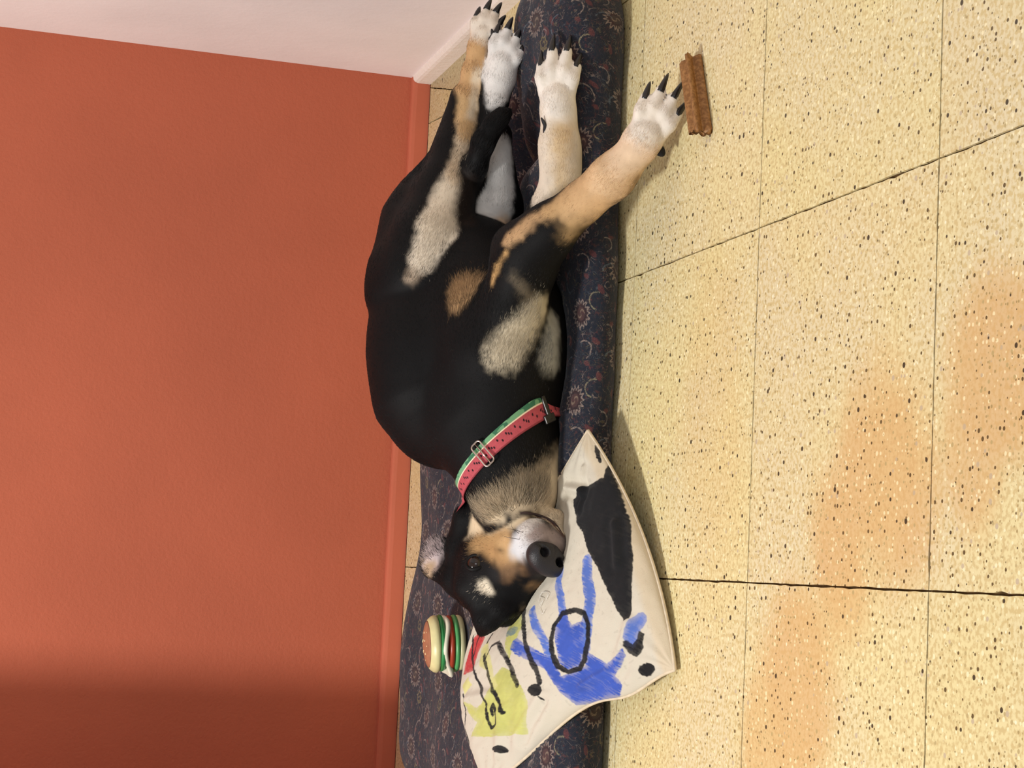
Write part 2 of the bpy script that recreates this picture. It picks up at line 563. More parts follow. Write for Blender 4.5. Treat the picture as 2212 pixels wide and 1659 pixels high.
def make_bed():
    nside = (300, 190)
    R = 0.10       # width of the rolled edge
    prof = []      # (inset, height factor) from the floor outwards and up
    for k in range(26):
        th = -math.pi / 2 + math.pi * k / 25
        prof.append(th)
    per = []
    x0, x1, y0, y1 = BX0, BX1, BY0, BY1
    cr = 0.11
    # closed rounded rectangle of unit outline points with normals
    def outline(n_long, n_short, n_c):
        out = []
        def edge(p, q, nv, n):
            for i in range(n):
                t = i / n
                out.append((p[0] + (q[0] - p[0]) * t, p[1] + (q[1] - p[1]) * t, nv[0], nv[1]))
        def corner(c, a0, n):
            for i in range(n):
                a = a0 + math.pi / 2 * i / n
                out.append((c[0] + cr * math.cos(a), c[1] + cr * math.sin(a), math.cos(a), math.sin(a)))
        edge((x0 + cr, y0), (x1 - cr, y0), (0, -1), n_long); corner((x1 - cr, y0 + cr), -math.pi / 2, n_c)
        edge((x1, y0 + cr), (x1, y1 - cr), (1, 0), n_short); corner((x1 - cr, y1 - cr), 0, n_c)
        edge((x1 - cr, y1), (x0 + cr, y1), (0, 1), n_long); corner((x0 + cr, y1 - cr), math.pi / 2, n_c)
        edge((x0, y1 - cr), (x0, y0 + cr), (-1, 0), n_short); corner((x0 + cr, y0 + cr), math.pi, n_c)
        return np.array(out)
    O = outline(170, 100, 24)
    N = len(O)
    rings, uvs = [], []
    yskew = lambda x: 0.030 * np.clip((x - 0.0) / 0.8, -0.3, 1.1)   # the front edge runs slightly askew
    def skew(x, y):
        f = (y1 - y) / (y1 - y0)
        return y + yskew(x) * f + 0.072 * smooth(0.08, -0.20, x) * smooth(y0 + .25, y1, y)
    def skewx(x, y):
        return x - 0.085 * smooth(0.35, 0.87, x) * smooth(y0 + .10, y1 - .05, y)
    arcs = []
    # rolled edge
    H = 0.092
    pts_prev = None
    arc_from_top = []
    T = len(prof)
    for th in prof:
        inset = R * (1 - max(math.cos(th), 0.0) ** 0.8)
        hz = 0.5 + 0.5 * math.sin(th)
        if th < 0: inset = 0.045 * (1 - math.cos(th)) 
        px = O[:, 0] - O[:, 2] * inset; py = O[:, 1] - O[:, 3] * inset
        bulge = 0.006 * np.sin(O[:, 0] * 17 + 1.3) + 0.004 * np.sin(O[:, 0] * 41 + O[:, 1] * 23)
        px = px + O[:, 2] * bulge * math.cos(th); py = py + O[:, 3] * bulge * math.cos(th)
        zt = bed_top(O[:, 0] - O[:, 2] * R, O[:, 1] - O[:, 3] * R)
        z = zt * hz
        if hz < 0.03: z = z * 0 + 0.001
        rings.append(np.stack([skewx(px, py), skew(px, py), z], 1))
    rings_roll = len(rings)
    # inner rings of the top, shrinking toward a ridge line
    cx, cy = (x0 + x1) / 2, (y0 + y1) / 2
    inner = np.stack([O[:, 0] - O[:, 2] * R, O[:, 1] - O[:, 3] * R], 1)
    K = 46
    for k in range(1, K + 1):
        t = k / K
        q = inner.copy()
        hx, hy = (x1 - x0) / 2 - R, (y1 - y0) / 2 - R
        tx = 1 - t * hy / hx
        q[:, 0] = cx + (inner[:, 0] - cx) * tx; q[:, 1] = cy + (inner[:, 1] - cy) * (1 - t * 0.999)
        rings.append(np.stack([skewx(q[:, 0], q[:, 1]), skew(q[:, 0], q[:, 1]), bed_top(q[:, 0], q[:, 1])], 1))
    V = np.concatenate(rings)
    M = len(rings)
    i = np.arange(N); quads = []
    for r in range(M - 1):
        a = r * N + i; b = r * N + (i + 1) % N
        quads.append(np.stack([a, b, b + N, a + N], 1))
    quads = np.concatenate(quads)
    o = mesh_quads('dog_bed', V, quads, M_BED)
    # fabric coordinates: plan position on top, unrolled over the edge
    UV = np.zeros((len(V), 3), np.float32)
    arc = np.zeros(N)
    for r in range(M):
        s = slice(r * N, (r + 1) * N)
        UV[s, :2] = V[s, :2]
    acc = np.zeros(N)
    for r in range(rings_roll - 2, -1, -1):
        acc = acc + np.linalg.norm(rings[r] - rings[r + 1], axis=1)
        base = rings[rings_roll - 1]
        UV[r * N:(r + 1) * N, 0] = base[:, 0] + O[:, 2] * acc
        UV[r * N:(r + 1) * N, 1] = base[:, 1] + O[:, 3] * acc
    at = o.data.attributes.new('fabric_uv', 'FLOAT_VECTOR', 'POINT')
    at.data.foreach_set('vector', UV.ravel())
    return o


bed = tag(make_bed(), 'navy paisley printed dog bed cushion on the terrazzo floor by the orange wall', 'dog bed')
M_PIPE = plain('navy_piping', srgb(40, 42, 56), 0.85, 0.2)


def flowing(pts, k=6):
    """smooth curve through a few points"""
    p = [np.asarray(q, float) for q in pts]
    p = [2 * p[0] - p[1]] + p + [2 * p[-1] - p[-2]]
    out = []
    for i in range(1, len(p) - 2):
        for j in range(k):
            t = j / k
            out.append(.5 * (2 * p[i] + (p[i + 1] - p[i - 1]) * t + (2 * p[i - 1] - 5 * p[i] + 4 * p[i + 1] - p[i + 2]) * t * t + (3 * p[i] - p[i - 1] - 3 * p[i + 1] + p[i + 2]) * t ** 3))
    out.append(p[-2])
    return out


def tube(name, pts, r, mat, parent=None, seg=8, closed=False, r2=None, caps=True):
    """round tube through points; r may be a list"""
    pts = [Vector(p) for p in pts]
    n = len(pts)
    rs = r if isinstance(r, (list, tuple)) else [r] * n
    vs, fs = [], []
    ref = None
    for i in range(n):
        a = pts[(i - 1) % n] if (closed or i > 0) else pts[i]
        b = pts[(i + 1) % n] if (closed or i < n - 1) else pts[i]
        t = (b - a).normalized()
        if ref is None:
            ref = t.orthogonal().normalized()
        ref = (ref - t * ref.dot(t)).normalized()
        w = t.cross(ref)
        for k in range(seg):
            an = 2 * math.pi * k / seg
            vs.append(pts[i] + ref * (math.cos(an) * rs[i]) + w * (math.sin(an) * rs[i]))
    m = n if closed else n - 1
    for i in range(m):
        for k in range(seg):
            a = i * seg + k; b = i * seg + (k + 1) % seg
            j = ((i + 1) % n) * seg
            fs.append((a, b, j + (k + 1) % seg, j + k))
    if not closed and caps:
        fs.append(tuple(range(seg))[::-1]); fs.append(tuple(range((n - 1) * seg, n * seg)))
    if name is None:
        return vs, fs
    return mesh_from(name, vs, fs, mat, parent)


# tuft of seam at the back corner of the cushion
_bv = np.zeros(len(bed.data.vertices) * 3, np.float32); bed.data.vertices.foreach_get('co', _bv); _bv = _bv.reshape(-1, 3)
_k = int(np.argmax(_bv[:, 0] * 0.55 + _bv[:, 1] + 2.0 * np.minimum(_bv[:, 2], .05)))
_c = np.array(_bv[_k], float)
tube('corner_tuft', flowing([_c + (-.020, -.016, .000), _c + (-.004, -.002, .003), _c + (.012, .010, .010), _c + (.024, .016, .006)], 4), [0.016, 0.015, 0.014, 0.013, 0.012, 0.011, 0.010, .009, .008, .007, .006, .005, .003], M_BED, bed)

# ------------------------------------------------------------------ painted pillow
PILLOW = {(-1, -1): P(1035, 1325, 0.66), (0, -1): P(1150, 1130, 0.53), (1, -1): P(1270, 930, 0.415),
          (-1, 0): P(1003, 1520, 0.72), (0, 0): P(1205, 1330, 0.455), (1, 0): P(1392, 1165, 0.275),
          (-1, 1): P(1058, 1705, 0.60), (0, 1): P(1258, 1530, 0.375), (1, 1): P(1458, 1445, 0.185)}


def lag(t):
    return {-1: t * (t - 1) / 2, 0: 1 - t * t, 1: t * (t + 1) / 2}


def pillow_mid(a, b):
    la, lb = lag(a), lag(b)
    q = 0
    for (i, j), p in PILLOW.items():
        q = q + (la[i] * lb[j])[..., None] * np.asarray(p)
    w = 0.016 * np.exp(-((a - .52) / .30) ** 2) * ((b + 1) / 2) ** 2 + 0.006 * np.exp(-((a + .55) / .3) ** 2) * ((b + 1) / 2) ** 2
    return q + w[..., None] * np.array([-1.0, 0.05, 0.0])


def make_pillow(n=420):
    t = np.linspace(-1, 1, n)
    # finer rows near the seam
    t = np.sign(t) * (1 - (1 - np.abs(t)) ** 1.15)
    B, A = np.meshgrid(t, t)
    mid = pillow_mid(A, B)
    e = 1e-3
    du = pillow_mid(A + e, B) - mid; dv = pillow_mid(A, B + e) - mid
    nv = np.cross(du, dv); nv /= np.linalg.norm(nv, axis=-1, keepdims=True)
    nv *= np.where(nv[..., 2:3] < 0, -1, 1)
    prof = (np.clip((1 - A ** 2), 0, 1) * np.clip((1 - B ** 2), 0, 1)) ** 0.45
    flat = np.stack([A.ravel(), B.ravel(), np.zeros(A.size)], 1)
    w = 0.0022 * vnoise(flat, 3.0, 1) + 0.0011 * vnoise(flat, 7.0, 2) + 0.0006 * vnoise(flat, 17.0, 3)
    w = w.reshape(A.shape)
    # pull creases radiating from the corners
    cre = 0
    for (ca, cb) in ((1, -1), (1, 1), (-1, 1)):
        ra = np.hypot(A - ca, B - cb); an = np.arctan2(B - cb, A - ca)
        cre = cre + 0.0016 * np.sin(an * 17 + ca) * np.exp(-ra / 0.35) * np.clip(ra / 0.1, 0, 1)
    dent = 0.034 * np.exp(-(((A + 0.05) / 0.62) ** 2 + ((B + 0.75) / 0.52) ** 2))
    for (a0, b0, a1, b1, wd, hg) in ((.70, -.66, .52, -.86, .030, .0050), (.80, -.80, .60, -.55, .022, .0030), (.55, .80, .75, .55, .04, .0030), (.15, .86, .45, .80, .03, .0030),
                                     (-.55, .55, -.75, .85, .05, .0040), (-.85, .1, -.6, .3, .04, .0030), (.88, -.2, .80, .1, .03, .0030), (-.2, .80, -.5, .92, .04, -.0040)):
        ex, ey = a1 - a0, b1 - b0
        tt = np.clip(((A - a0) * ex + (B - b0) * ey) / (ex * ex + ey * ey), 0, 1)
        dd = np.hypot(A - a0 - tt * ex, B - b0 - tt * ey)
        cre = cre + hg * np.exp(-(dd / wd) ** 2) - hg * .6 * np.exp(-((dd - 2 * wd) / wd) ** 2)
    h = 0.036 * prof - dent * np.clip(prof * 2, 0, 1) + (w + cre) * np.clip(prof * 3, 0, 1)
    top = mid + nv * h[..., None]
    bot = mid - nv * (0.020 * prof)[..., None]
    idx = np.arange(n * n).reshape(n, n)
    q = np.stack([idx[:-1, :-1], idx[1:, :-1], idx[1:, 1:], idx[:-1, 1:]], -1).reshape(-1, 4)
    # underside on a coarser grid
    s = np.unique(np.concatenate([np.arange(0, n, 7), [n - 1]]))
    bo = bot[np.ix_(s, s)]; m = len(s)
    jd = np.arange(m * m).reshape(m, m) + n * n
    q2 = np.stack([jd[:-1, :-1], jd[:-1, 1:], jd[1:, 1:], jd[1:, :-1]], -1).reshape(-1, 4)
    V = np.concatenate([top.reshape(-1, 3), bo.reshape(-1, 3)])
    AB = np.concatenate([np.stack([A.ravel(), B.ravel()], 1), np.stack([A[np.ix_(s, s)].ravel(), B[np.ix_(s, s)].ravel()], 1)])
    return V, np.concatenate([q, q2]), AB, n * n


PV, PQ, PAB, NTOP = make_pillow()
#ARTBEGIN
ART = [
    ('poly', (186, 186, 108), [(-0.556, 0.184), (-0.42, 0.168), (-0.322, 0.322), (-0.295, 0.556), (-0.316, 0.742), (-0.45, 0.891), (-0.585, 0.792), (-0.778, 0.624), (-0.907, 0.486), (-0.796, 0.435), (-0.87, 0.222), (-0.919, 0.033), (-0.756, 0.306), (-0.609, 0.295)], 0.0, 0.25),
    ('poly', (186, 186, 108), [(-0.327, -0.211), (-0.168, -0.179), (-0.131, -0.038), (-0.206, 0.016), (-0.274, 0.104), (-0.337, 0.174), (-0.353, 0.022)], 0.0, 0.35),
    ('poly', (200, 196, 130), [(-0.653, -0.29), (-0.57, -0.28), (-0.511, -0.038), (-0.506, 0.285), (-0.575, 0.322), (-0.58, 0.049), (-0.643, -0.066)], 0.0, 0.3),
    ('poly', (200, 196, 130), [(-0.895, -0.109), (-0.801, -0.12), (-0.76, 0.027), (-0.883, 0.011)], 0.0, 0.3),
    ('stroke', (122, 138, 130), [(-0.311, -0.114), (-0.243, -0.06)], 0.036, 0.4),
    ('poly', (186, 60, 62), [(-0.919, -0.243), (-0.879, -0.415), (-0.836, -0.58), (-0.719, -0.565), (-0.634, -0.394), (-0.7, -0.232), (-0.728, -0.098)], 0.0, 0.2),
    ('stroke', (86, 112, 186), [(0.29, -0.227), (0.237, -0.12), (0.253, 0.027), (0.232, 0.168), (0.2, 0.269)], 0.036, 0.35),
    ('stroke', (62, 88, 176), [(0.227, 0.19), (0.216, 0.368), (0.206, 0.501)], 0.048, 0.35),
    ('stroke', (86, 112, 186), [(0.56, -0.098), (0.526, 0.033), (0.511, 0.19), (0.445, 0.316), (0.368, 0.486), (0.337, 0.56)], 0.052, 0.4),
    ('stroke', (86, 112, 186), [(-0.055, -0.104), (-0.033, 0.055), (0.016, 0.248), (0.027, 0.384), (0.011, 0.521)], 0.036, 0.45),
    ('stroke', (62, 88, 176), [(-0.253, 0.076), (-0.222, 0.157), (-0.109, 0.342), (0.0, 0.56), (0.005, 0.714)], 0.048, 0.4),
    ('poly', (62, 88, 176), [(-0.104, 0.332), (0.016, 0.575), (0.044, 0.7), (0.29, 0.71), (0.332, 0.575), (0.425, 0.672), (0.471, 0.733), (0.595, 0.733), (0.662, 0.7), (0.653, 0.76), (0.595, 0.814), (0.506, 0.849), (0.546, 0.935), (0.445, 0.999), (0.256, 1.0), (0.101, 1.0), (0.011, 0.975), (-0.011, 0.87), (-0.044, 0.705), (-0.06, 0.565)], 0.0, 0.42),
    ('poly', (62, 88, 176), [(0.147, 0.206), (0.269, 0.216), (0.285, 0.316), (0.389, 0.327), (0.337, 0.56), (0.259, 0.7), (0.114, 0.686), (0.076, 0.565), (0.104, 0.389)], 0.0, 0.45),
    ('stroke', (86, 112, 186), [(0.84, 0.58), (0.792, 0.59), (0.747, 0.648), (0.733, 0.695)], 0.056, 0.35),
    ('poly', (30, 30, 32), [(0.971, -0.629), (1.0, -0.665), (1.0, -0.612), (0.997, -0.506), (0.991, -0.301), (0.978, -0.141), (0.927, 0.104), (0.883, 0.232), (0.832, 0.389), (0.769, 0.526), (0.719, 0.521), (0.691, 0.384), (0.658, 0.206), (0.634, 0.011), (0.595, -0.168), (0.59, -0.348), (0.546, -0.476), (0.546, -0.714), (0.724, -0.681), (0.827, -0.614), (0.939, -0.58)], 0.0, 0.03),
    ('poly', (30, 30, 32), [(0.985, -0.862), (0.997, -0.853), (0.991, -0.783), (0.982, -0.728), (0.971, -0.7), (0.957, -0.71), (0.957, -0.765), (0.968, -0.823)], 0.0, 0.05),
    ('stroke', (30, 30, 32), [(0.363, 0.222), (0.227, 0.168), (0.136, 0.222), (0.076, 0.348), (0.044, 0.471), (0.055, 0.6), (0.12, 0.695), (0.222, 0.71), (0.306, 0.653), (0.384, 0.516), (0.43, 0.368), (0.42, 0.285), (0.363, 0.222)], 0.022, 0.05),
    ('stroke', (30, 30, 32), [(-0.147, -0.174), (-0.147, -0.027), (-0.141, 0.19), (-0.136, 0.342), (-0.131, 0.506), (-0.147, 0.619)], 0.022, 0.08),
    ('poly', (30, 30, 32), [(-0.147, 0.7), (-0.163, 0.724), (-0.19, 0.724), (-0.222, 0.705), (-0.259, 0.662), (-0.269, 0.619), (-0.269, 0.59), (-0.248, 0.57), (-0.222, 0.57), (-0.19, 0.59), (-0.163, 0.624), (-0.147, 0.662)], 0.0, 0.03),
    ('stroke', (30, 30, 32), [(-0.2, 0.7), (-0.184, 0.774)], 0.008, 0.05),
    ('stroke', (30, 30, 32), [(-0.425, -0.114), (-0.368, 0.087), (-0.337, 0.274), (-0.327, 0.471)], 0.022, 0.2),
    ('stroke', (30, 30, 32), [(-0.58, -0.082), (-0.506, -0.163), (-0.42, -0.12)], 0.0088, 0.1),
    ('stroke', (30, 30, 32), [(-0.595, -0.152), (-0.57, 0.011), (-0.56, 0.259), (-0.541, 0.466), (-0.526, 0.59)], 0.014, 0.12),
    ('stroke', (30, 30, 32), [(-0.853, -0.624), (-0.796, -0.384), (-0.695, -0.011), (-0.648, 0.253), (-0.667, 0.399), (-0.695, 0.531), (-0.695, 0.595), (-0.629, 0.624), (-0.6, 0.546), (-0.6, 0.41), (-0.629, 0.44), (-0.634, 0.506)], 0.0128, 0.1),
    ('stroke', (30, 30, 32), [(-0.719, -0.556), (-0.742, -0.435), (-0.76, -0.295)], 0.0096, 0.1),
    ('stroke', (30, 30, 32), [(-0.903, -0.011), (-0.895, 0.248), (-0.961, 0.316), (-0.968, 0.471), (-0.992, 0.646)], 0.008, 0.1),
    ('poly', (30, 30, 32), [(-0.658, 0.887), (-0.677, 0.891), (-0.7, 0.879), (-0.724, 0.866), (-0.737, 0.84), (-0.783, 0.774), (-0.787, 0.751), (-0.765, 0.747), (-0.705, 0.796), (-0.681, 0.814), (-0.667, 0.84), (-0.658, 0.866)], 0.0, 0.03),
    ('stroke', (30, 30, 32), [(-0.58, -0.274), (-0.551, -0.332)], 0.012, 0.2),
    ('poly', (30, 30, 32), [(0.849, 0.961), (0.827, 0.975), (0.787, 0.978), (0.756, 0.968), (0.728, 0.95), (0.714, 0.923), (0.714, 0.899), (0.733, 0.879), (0.765, 0.879), (0.801, 0.887), (0.832, 0.911), (0.849, 0.935)], 0.0, 0.03),
    ('poly', (30, 30, 32), [(0.677, 0.653), (0.71, 0.658), (0.728, 0.71), (0.792, 0.7), (0.805, 0.643), (0.84, 0.686), (0.814, 0.783), (0.747, 0.819), (0.686, 0.76), (0.667, 0.705)], 0.0, 0.08),
]
#ARTEND


def paint_pillow(AB, ntop):
    """brush strokes laid in the cloth's own coordinates"""
    n = len(AB)
    flat = np.concatenate([AB, np.zeros((n, 1))], 1)
    col = np.ones((n, 3)) * np.array(srgb(203, 195, 178))
    st = vnoise(flat, 2.3, 5) * 0.5 + vnoise(flat, 60, 6) * 0.12 + vnoise(flat, 9.0, 9) * 0.25
    col *= (1 + 0.05 * st)[:, None]
    col = col * (1 - 0.05 * smooth(0.2, 0.9, st))[:, None]
    blot = smooth(0.62, 0.75, vnoise(flat, 45, 7))
    col = col * (1 - 0.10 * blot)[:, None]
    hem = smooth(.86, .93, AB[:, 0] + .02 * st) * .5  # tan side strip at the hem, with its edge shading painted in
    col = col * (1 - hem[:, None]) + np.array(srgb(206, 184, 148)) * hem[:, None]
    X = AB
    for (kind, colr, pts, wid, dry) in ART:
        pts = np.array(pts, float)
        r = np.full(n, 9.0)
        lo_ = pts.min(0) - max(wid, 0.02) - 0.1; hi = pts.max(0) + max(wid, 0.02) + 0.1
        m = np.where(np.all((X > lo_) & (X < hi), 1))[0]
        if len(m) == 0: continue
        x = X[m]
        f = flat[m]
        if kind == 'poly':
            ins = np.zeros(len(m), bool); d = np.full(len(m), 9.0)
            k = len(pts)
            for i in range(k):
                a, b = pts[i], pts[(i + 1) % k]
                ab = b - a; t = np.clip(((x - a) @ ab) / (ab @ ab + 1e-12), 0, 1)
                d = np.minimum(d, np.linalg.norm(x - a - t[:, None] * ab, axis=1))
                c1 = (a[1] > x[:, 1]) != (b[1] > x[:, 1])
                xi = (b[0] - a[0]) * (x[:, 1] - a[1]) / (b[1] - a[1] + 1e-12) + a[0]
                ins ^= c1 & (x[:, 0] < xi)
            sd = np.where(ins, -d, d)
        else:
            d = np.full(len(m), 9.0)
            for i in range(len(pts) - 1):
                a, b = pts[i], pts[i + 1]
                ab = b - a; t = np.clip(((x - a) @ ab) / (ab @ ab + 1e-12), 0, 1)
                d = np.minimum(d, np.linalg.norm(x - a - t[:, None] * ab, axis=1))
            sd = d - wid
        sd = sd + 0.010 * vnoise(f, 14, 11) * 0.6 + 0.005 * vnoise(f, 60, 12)
        al = smooth(0.004, -0.004, sd)
        if dry:
            streak = vnoise(f @ np.array([[.8, .6, 0], [-.6, .8, 0], [0, 0, 1]]) * np.array([1.0, 0.14, 1]), 120, 13)
            tex = streak * 0.5 + vnoise(f, 130, 14) * 0.25 + vnoise(f, 12, 17) * 0.5
            al = al * (1 - dry * (0.25 + 0.75 * smooth(-0.05, 0.0, sd)) * smooth(0.05, 0.6, tex + smooth(-0.05, 0.0, sd) * 0.5))
        c = np.array(srgb(*colr)) * (1 + 0.07 * vnoise(f, 40, 15) + 0.10 * vnoise(f, 6, 16))[:, None]
        col[m] = col[m] * (1 - al[:, None]) + c * al[:, None]
    return np.clip(col, 0, 1)


M_PILLOW = attr_mat('painted_canvas', 'paint', 0.9, 0.15, 0.35, 900, 0.05)
pillow = mesh_quads('pillow', PV, PQ, M_PILLOW)
tag(pillow, 'cream canvas pillow painted with blue, black and lime strokes under the dog head', 'pillow')
set_color_attr(pillow.data, 'paint', paint_pillow(PAB, NTOP))
_t = np.linspace(-1, 1, 150)
_e = [(a, -1.0) for a in _t] + [(1.0, b) for b in _t] + [(-a, 1.0) for a in _t] + [(-1.0, -b) for b in _t]
_e = np.array(_e)
M_SEAM = plain('canvas_seam', srgb(214, 198, 172), 0.9, 0.1, var=0.08, vscale=120)
tube('seam', [tuple(v) for i, v in enumerate(pillow_mid(_e[:, 0], _e[:, 1]))], 0.0022, M_SEAM, pillow, 6, True)

# ------------------------------------------------------------------ toy burger
def lathe(name, prof, mat, parent, seg=48, wob=0.0, phase=0.0, ph2=3):
    vs, fs = [], []
    for (r, z) in prof:
        for k in range(seg):
            a = 2 * math.pi * k / seg
            rr = r * (1 + wob * math.sin(a * ph2 + phase)); zz = z + wob * 0.25 * r * math.sin(a * 5 + phase)
            vs.append((rr * math.cos(a), rr * math.sin(a), zz))
    n = len(prof)
    for i in range(n - 1):
        for k in range(seg):
            a = i * seg + k; b = i * seg + (k + 1) % seg
            fs.append((a, b, b + seg, a + seg))
    fs.append(tuple(range(seg))[::-1]); fs.append(tuple(range((n - 1) * seg, n * seg)))
    return mesh_from(name, vs, fs, mat, parent)


def puff(r, z0, z1, ex=2.0, n=9):
    out = []
    for i in range(n):
        t = -1 + 2 * i / (n - 1)
        out.append((r * max(0.02, (1 - abs(t) ** ex)) ** (1 / ex) * 0.16 + r * 0.84 if abs(t) < 1 else r * 0.80, (z0 + z1) / 2 + (z1 - z0) / 2 * t))
    return out


bp = PZ(1000, 1388, 0.090)
bp[2] = float(bed_top(bp[0], bp[1])) - 0.0005
bp = PZ(1000, 1388, bp[2])
burger = tag(empty('toy_burger', bp), 'rubber squeaky toy burger standing on the bed by the pillow', 'dog toy')
burger.rotation_euler = (math.radians(-8), math.radians(-2), 0.4)


def rubber(name, c):
    k = Nd(name, 0.38, 0.5)
    k.color(k.mix(k.ramp(k.noise(k.coord(), 60, 3), 0.3, 0.7), tuple(x * 0.9 for x in c), c))
    k.b.inputs['Subsurface Weight'].default_value = 0.0
    return k.m


M_BUN = rubber('cream_rubber_bun', srgb(226, 216, 158))
M_BUNB = rubber('pale_rubber_bun', srgb(214, 208, 160))
M_TOAST = plain('toasted_brown', srgb(166, 112, 84), 0.45, 0.4, var=0.12, vscale=60)
M_GREEN = rubber('green_rubber', srgb(48, 138, 72))
M_GREEN2 = rubber('light_green_rubber', srgb(88, 168, 98))
M_RED = rubber('red_rubber', srgb(172, 62, 34))
M_CREAM = rubber('cream_rubber_sauce', srgb(236, 228, 204))
M_SESAME = plain('sesame', srgb(232, 212, 160), 0.5, 0.4)
BR = 0.0425
lathe('bottom_bun', [(BR * 0.80, 0.0), (BR * 0.93, 0.001), (BR * 0.985, 0.004), (BR, 0.0085), (BR * 0.95, 0.0105)], M_BUNB, burger)
lathe('lower_lettuce', [(BR * 0.9, 0.0095), (BR * 1.0, 0.0105), (BR * 1.03, 0.0135), (BR * 1.0, 0.0165), (BR * 0.9, 0.0175)], M_GREEN2, burger, wob=0.012)
lathe('tomato', [(BR * 0.88, 0.0170), (BR * 0.98, 0.018), (BR * 1.0, 0.0215), (BR * 0.98, 0.0250), (BR * 0.88, 0.026)], M_RED, burger, wob=0.012, phase=1)
# the melted sauce drips at the camera's left
def sauce():
    seg = 72
    vs, fs = [], []
    prof = [(0.86, 0.0255), (1.0, 0.026), (1.06, 0.0285), (1.02, 0.0325), (0.9, 0.0335)]
    for (r, z) in prof:
        for k in range(seg):
            a = 2 * math.pi * k / seg
            w = 0.06 * math.sin(a * 3 + 0.6) + 0.05 * math.sin(a * 5)
            dz = 0.0035 * math.sin(a * 3 + 1.8)
            drip = math.exp(-((((a - math.radians(178)) + math.pi) % (2 * math.pi) - math.pi) / 0.16) ** 2)
            rr = BR * (r + (w * 0.5 + 0.23 * drip) * (1 if r > 0.95 else 0.3))
            vs.append((rr * math.cos(a), rr * math.sin(a), z + dz - 0.004 * drip))
    n = len(prof)
    for i in range(n - 1):
        for k in range(seg):
            a = i * seg + k; b = i * seg + (k + 1) % seg
            fs.append((a, b, b + seg, a + seg))
    fs.append(tuple(range(seg))[::-1]); fs.append(tuple(range((n - 1) * seg, n * seg)))
    return mesh_from('sauce', vs, fs, M_CREAM, burger)


sauce()
lathe('lettuce', [(BR * 0.86, 0.0305), (BR * 0.98, 0.0315), (BR * 1.02, 0.035), (BR * 0.98, 0.0385), (BR * 0.86, 0.0395)], M_GREEN, burger, wob=0.03, phase=2)
bun = lathe('top_bun', [(BR * 0.86, 0.0385), (BR * 0.99, 0.0395), (BR * 1.03, 0.0430), (BR * 1.0, 0.0475), (BR * 0.90, 0.0525), (BR * 0.80, 0.0550)], M_BUN, burger)
lathe('toasted_crown', [(BR * 0.84, 0.0540), (BR * 0.80, 0.0554), (BR * 0.70, 0.0572), (BR * 0.5, 0.0592), (BR * 0.25, 0.0602), (BR * 0.03, 0.0605)], M_TOAST, burger)
smesh = None
for i in range(20):
    a = i * 2.39996; r = BR * 0.80 * math.sqrt((i + 0.8) / 20)
    z = 0.0610 - 0.0066 * (r / (BR * 0.80)) ** 2.2
    if smesh is None:
        bm = bmesh.new(); bmesh.ops.create_icosphere(bm, subdivisions=2, radius=1.0)
        for v in bm.verts: v.co = Vector((v.co.x * 0.0021, v.co.y * 0.0012 * (1 - 0.3 * v.co.x), v.co.z * 0.0009))
        so = bm_obj('sesame_seed', bm, M_SESAME, burger, True); smesh = so.data
    else:
        so = link('sesame_seed', smesh, None, burger)
    so.location = (r * math.cos(a), r * math.sin(a), z); so.rotation_euler = (0, 0.35 * r / BR, a + random.uniform(-1, 1))

# ------------------------------------------------------------------ dental chew
def make_chew():
    # cross section of a four-lobed stick, extruded between its two ends
    A0, B0 = PZ(1487, 128, 0.014), PZ(1509, 284, 0.014)
    ax = nrm(B0 - A0); L = np.linalg.norm(B0 - A0)
    side = nrm(np.cross([0, 0, 1], ax)); upv = np.array([0, 0, 1.0])
    prof = []
    nphi = 64
    for k in range(nphi):
        a = 2 * math.pi * k / nphi
        r = 0.0105 + 0.0048 * math.cos(4 * (a - math.radians(45))) + 0.0006 * math.cos(8 * a)
        prof.append((r * math.cos(a) * 1.05, r * math.sin(a) * 0.92))
    vs, fs = [], []
    n = 46
    for i in range(n + 1):
        t = i / n
        c = A0 + (B0 - A0) * t
        for k, (x, y) in enumerate(prof):
            jag = 0.0
            if i == n: jag = 0.006 * mnoise.noise(Vector((x * 300, y * 300, 1))) + (0.006 if x > 0.003 else -0.004)
            if i == 0: jag = -0.0035 * mnoise.noise(Vector((x * 300, y * 300, 4)))
            s = 0.0003 * mnoise.noise(Vector((t * 60, k * 0.9, 2)))
            q = c + ax * jag + side * x * (1 + s * 60) + upv * (y * (1 + s * 60))
            vs.append(q)
    for i in range(n):
        for k in range(nphi):
            a = i * nphi + k; b = i * nphi + (k + 1) % nphi
            fs.append((a, b, b + nphi, a + nphi))
    fs.append(tuple(range(nphi))[::-1]); fs.append(tuple(range(n * nphi, (n + 1) * nphi)))
    zmin = min(v[2] for v in vs)
    vs = [(v[0], v[1], v[2] - zmin + 0.0004) for v in vs]
    k = Nd('brown_chew', 0.5, 0.35)
    k.color(k.mix(k.ramp(k.noise(k.coord(), 260, 3), 0.35, 0.7), srgb(124, 82, 40), srgb(158, 112, 64)))
    k.bump(k.noise(k.coord(), 500, 3), 0.4, 0.001)
    return mesh_from('dental_chew', vs, fs, k.m)


tag(make_chew(), 'brown ridged dental chew stick on the tiles at the dog paw', 'dog treat')

# ------------------------------------------------------------------ the dog: one continuous body grown from a distance field
CAMF = -FWD                                   # towards the viewer


